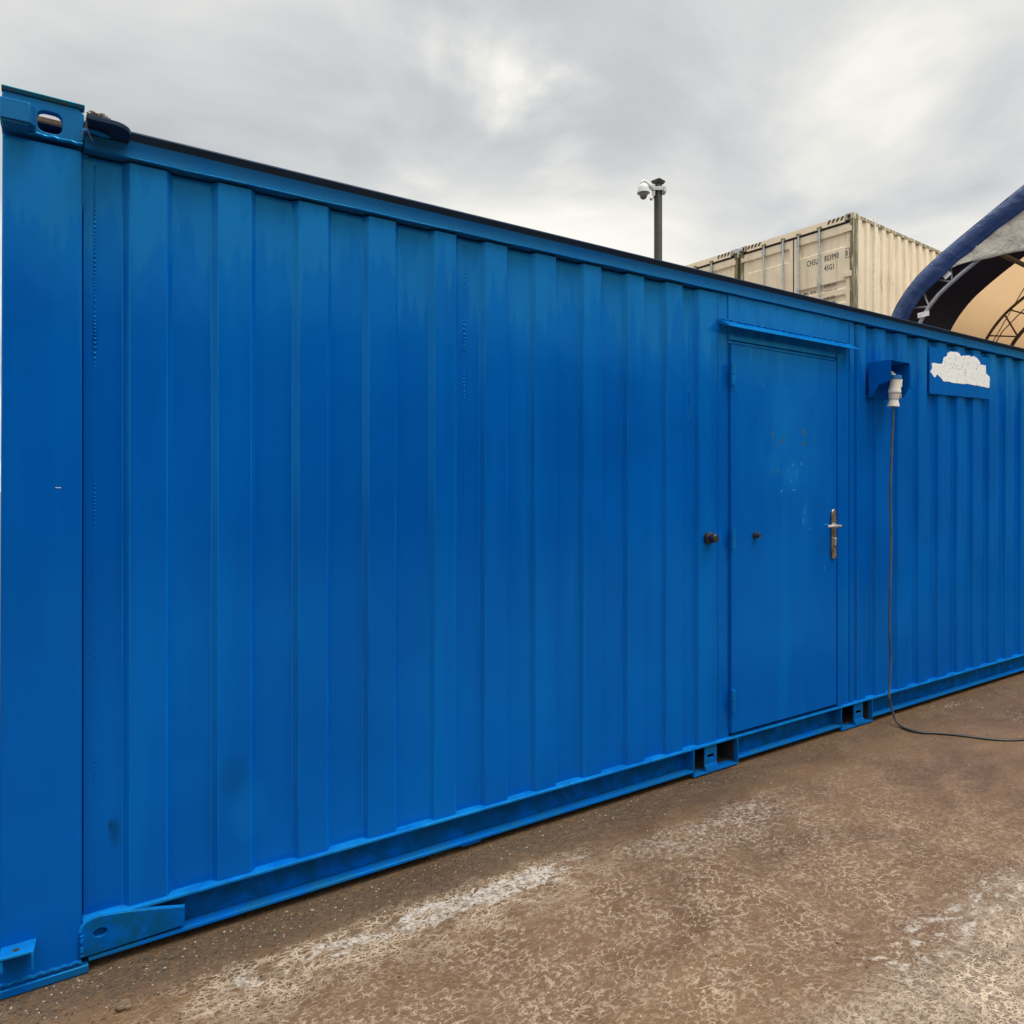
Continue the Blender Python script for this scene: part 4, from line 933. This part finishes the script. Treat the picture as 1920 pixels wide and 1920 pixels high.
# gable flap: off-white sheet
def flap(u, v):
    s_ = .47 + u * 5.66; zb = 4.405 + .10 * math.sin(min(1, u * 8) * math.pi / 2) - .22 * math.sin(math.pi * u) ** 1.0 + .012 * math.sin(u * 60)
    i = min(range(n), key=lambda k: abs(offsP[k][0] - s_) + (0 if offsP[k][1] > 4.2 else 9)); ztp = offsP[i][1]
    # interpolate top
    j = i + 1 if offsP[i][0] < s_ else i - 1; j = max(0, min(n - 1, j)); den = offsP[j][0] - offsP[i][0]
    if abs(den) > 1e-6: ztp = offsP[i][1] + (offsP[j][1] - offsP[i][1]) * (s_ - offsP[i][0]) / den
    zz = ztp + (min(zb, ztp - .005) - ztp) * v
    return (-.030 + .030 * noise.noise((s_ * 3 + zz * 2, zz * 3.5, 0)) + .012 * noise.noise((s_ * 9, zz * 9, 3)), -s_, zz)
offsP = offs(PR, .20)
b = MB(); b.grid(flap, 150, 12); o = b.build('gable_flap', M['flap'], sh, smooth=True, angle=80); sol = o.modifiers.new('solid', 'SOLIDIFY'); sol.thickness = .006
# trusses
def truss(x, mat, ro=.020, ri=.027, dep=.385, name='truss', mi2=None):
    b = MB(); P = offs(PR, .06); Q = offs(PR, dep)
    b.tube([(x, -p[0], p[1]) for p in P], ro, 8); b.tube([(x, -p[0], p[1]) for p in Q], ri, 10)
    a = .1; k = 0
    while a < arc[-1] - .3:
        p, nn = at_arc(a); q, mm = at_arc(a + .20); 
        A = (p[0] + nn[0] * .06, p[1] + nn[1] * .06); B_ = (q[0] + mm[0] * dep, q[1] + mm[1] * dep)
        q2, m2 = at_arc(a + .40); C_ = (q2[0] + m2[0] * .06, q2[1] + m2[1] * .06)
        b.tube([(x, -A[0], A[1]), (x, -B_[0], B_[1])], .0135, 6); b.tube([(x, -B_[0], B_[1]), (x, -C_[0], C_[1])], .0135, 6); a += .50
    return b.build(name, mat, sh, smooth=True)
truss(.02, M['galv_white'])
for x in (3.0, 6.0, 9.0, 11.9): truss(x, M['browntube'], .024, .030, .46)
# purlins and cable braces
for s_, z in ((.975, 4.50), (3.3, 5.45), (5.62, 4.50)):
    b = MB(); b.tube([(.02, -s_, z), (TL, -s_, z)], .030, 8); b.build('purlin', M['browntube'], sh, smooth=True)
for pts, rr_ in (([(3.0, .18, 3.83), (.05, -1.9, 5.1)], .007), ([(3.0, .40, 3.4), (6., -.75, 4.3)], .007), ([(3.05, .30, 3.55), (3.05, .02, 4.05), (3.05, -.55, 4.62)], .009)):
    b = MB(); b.tube(pts, rr_, 5); b.build('brace_cable', M['browntube'], sh, smooth=True)
# tags tied to the chord
for s_, z, ry, wd in ((.405, 4.33, 38, .05), (.105, 3.86, 4, .075)):
    b = MB(); b.box(-.003, .003, -wd, wd, -.035, .035); tg = b.build('tag', M['label'], sh, bevel=.001); tg.location = (-.035, -s_, z); tg.rotation_euler = (R(-ry), 0, 0)
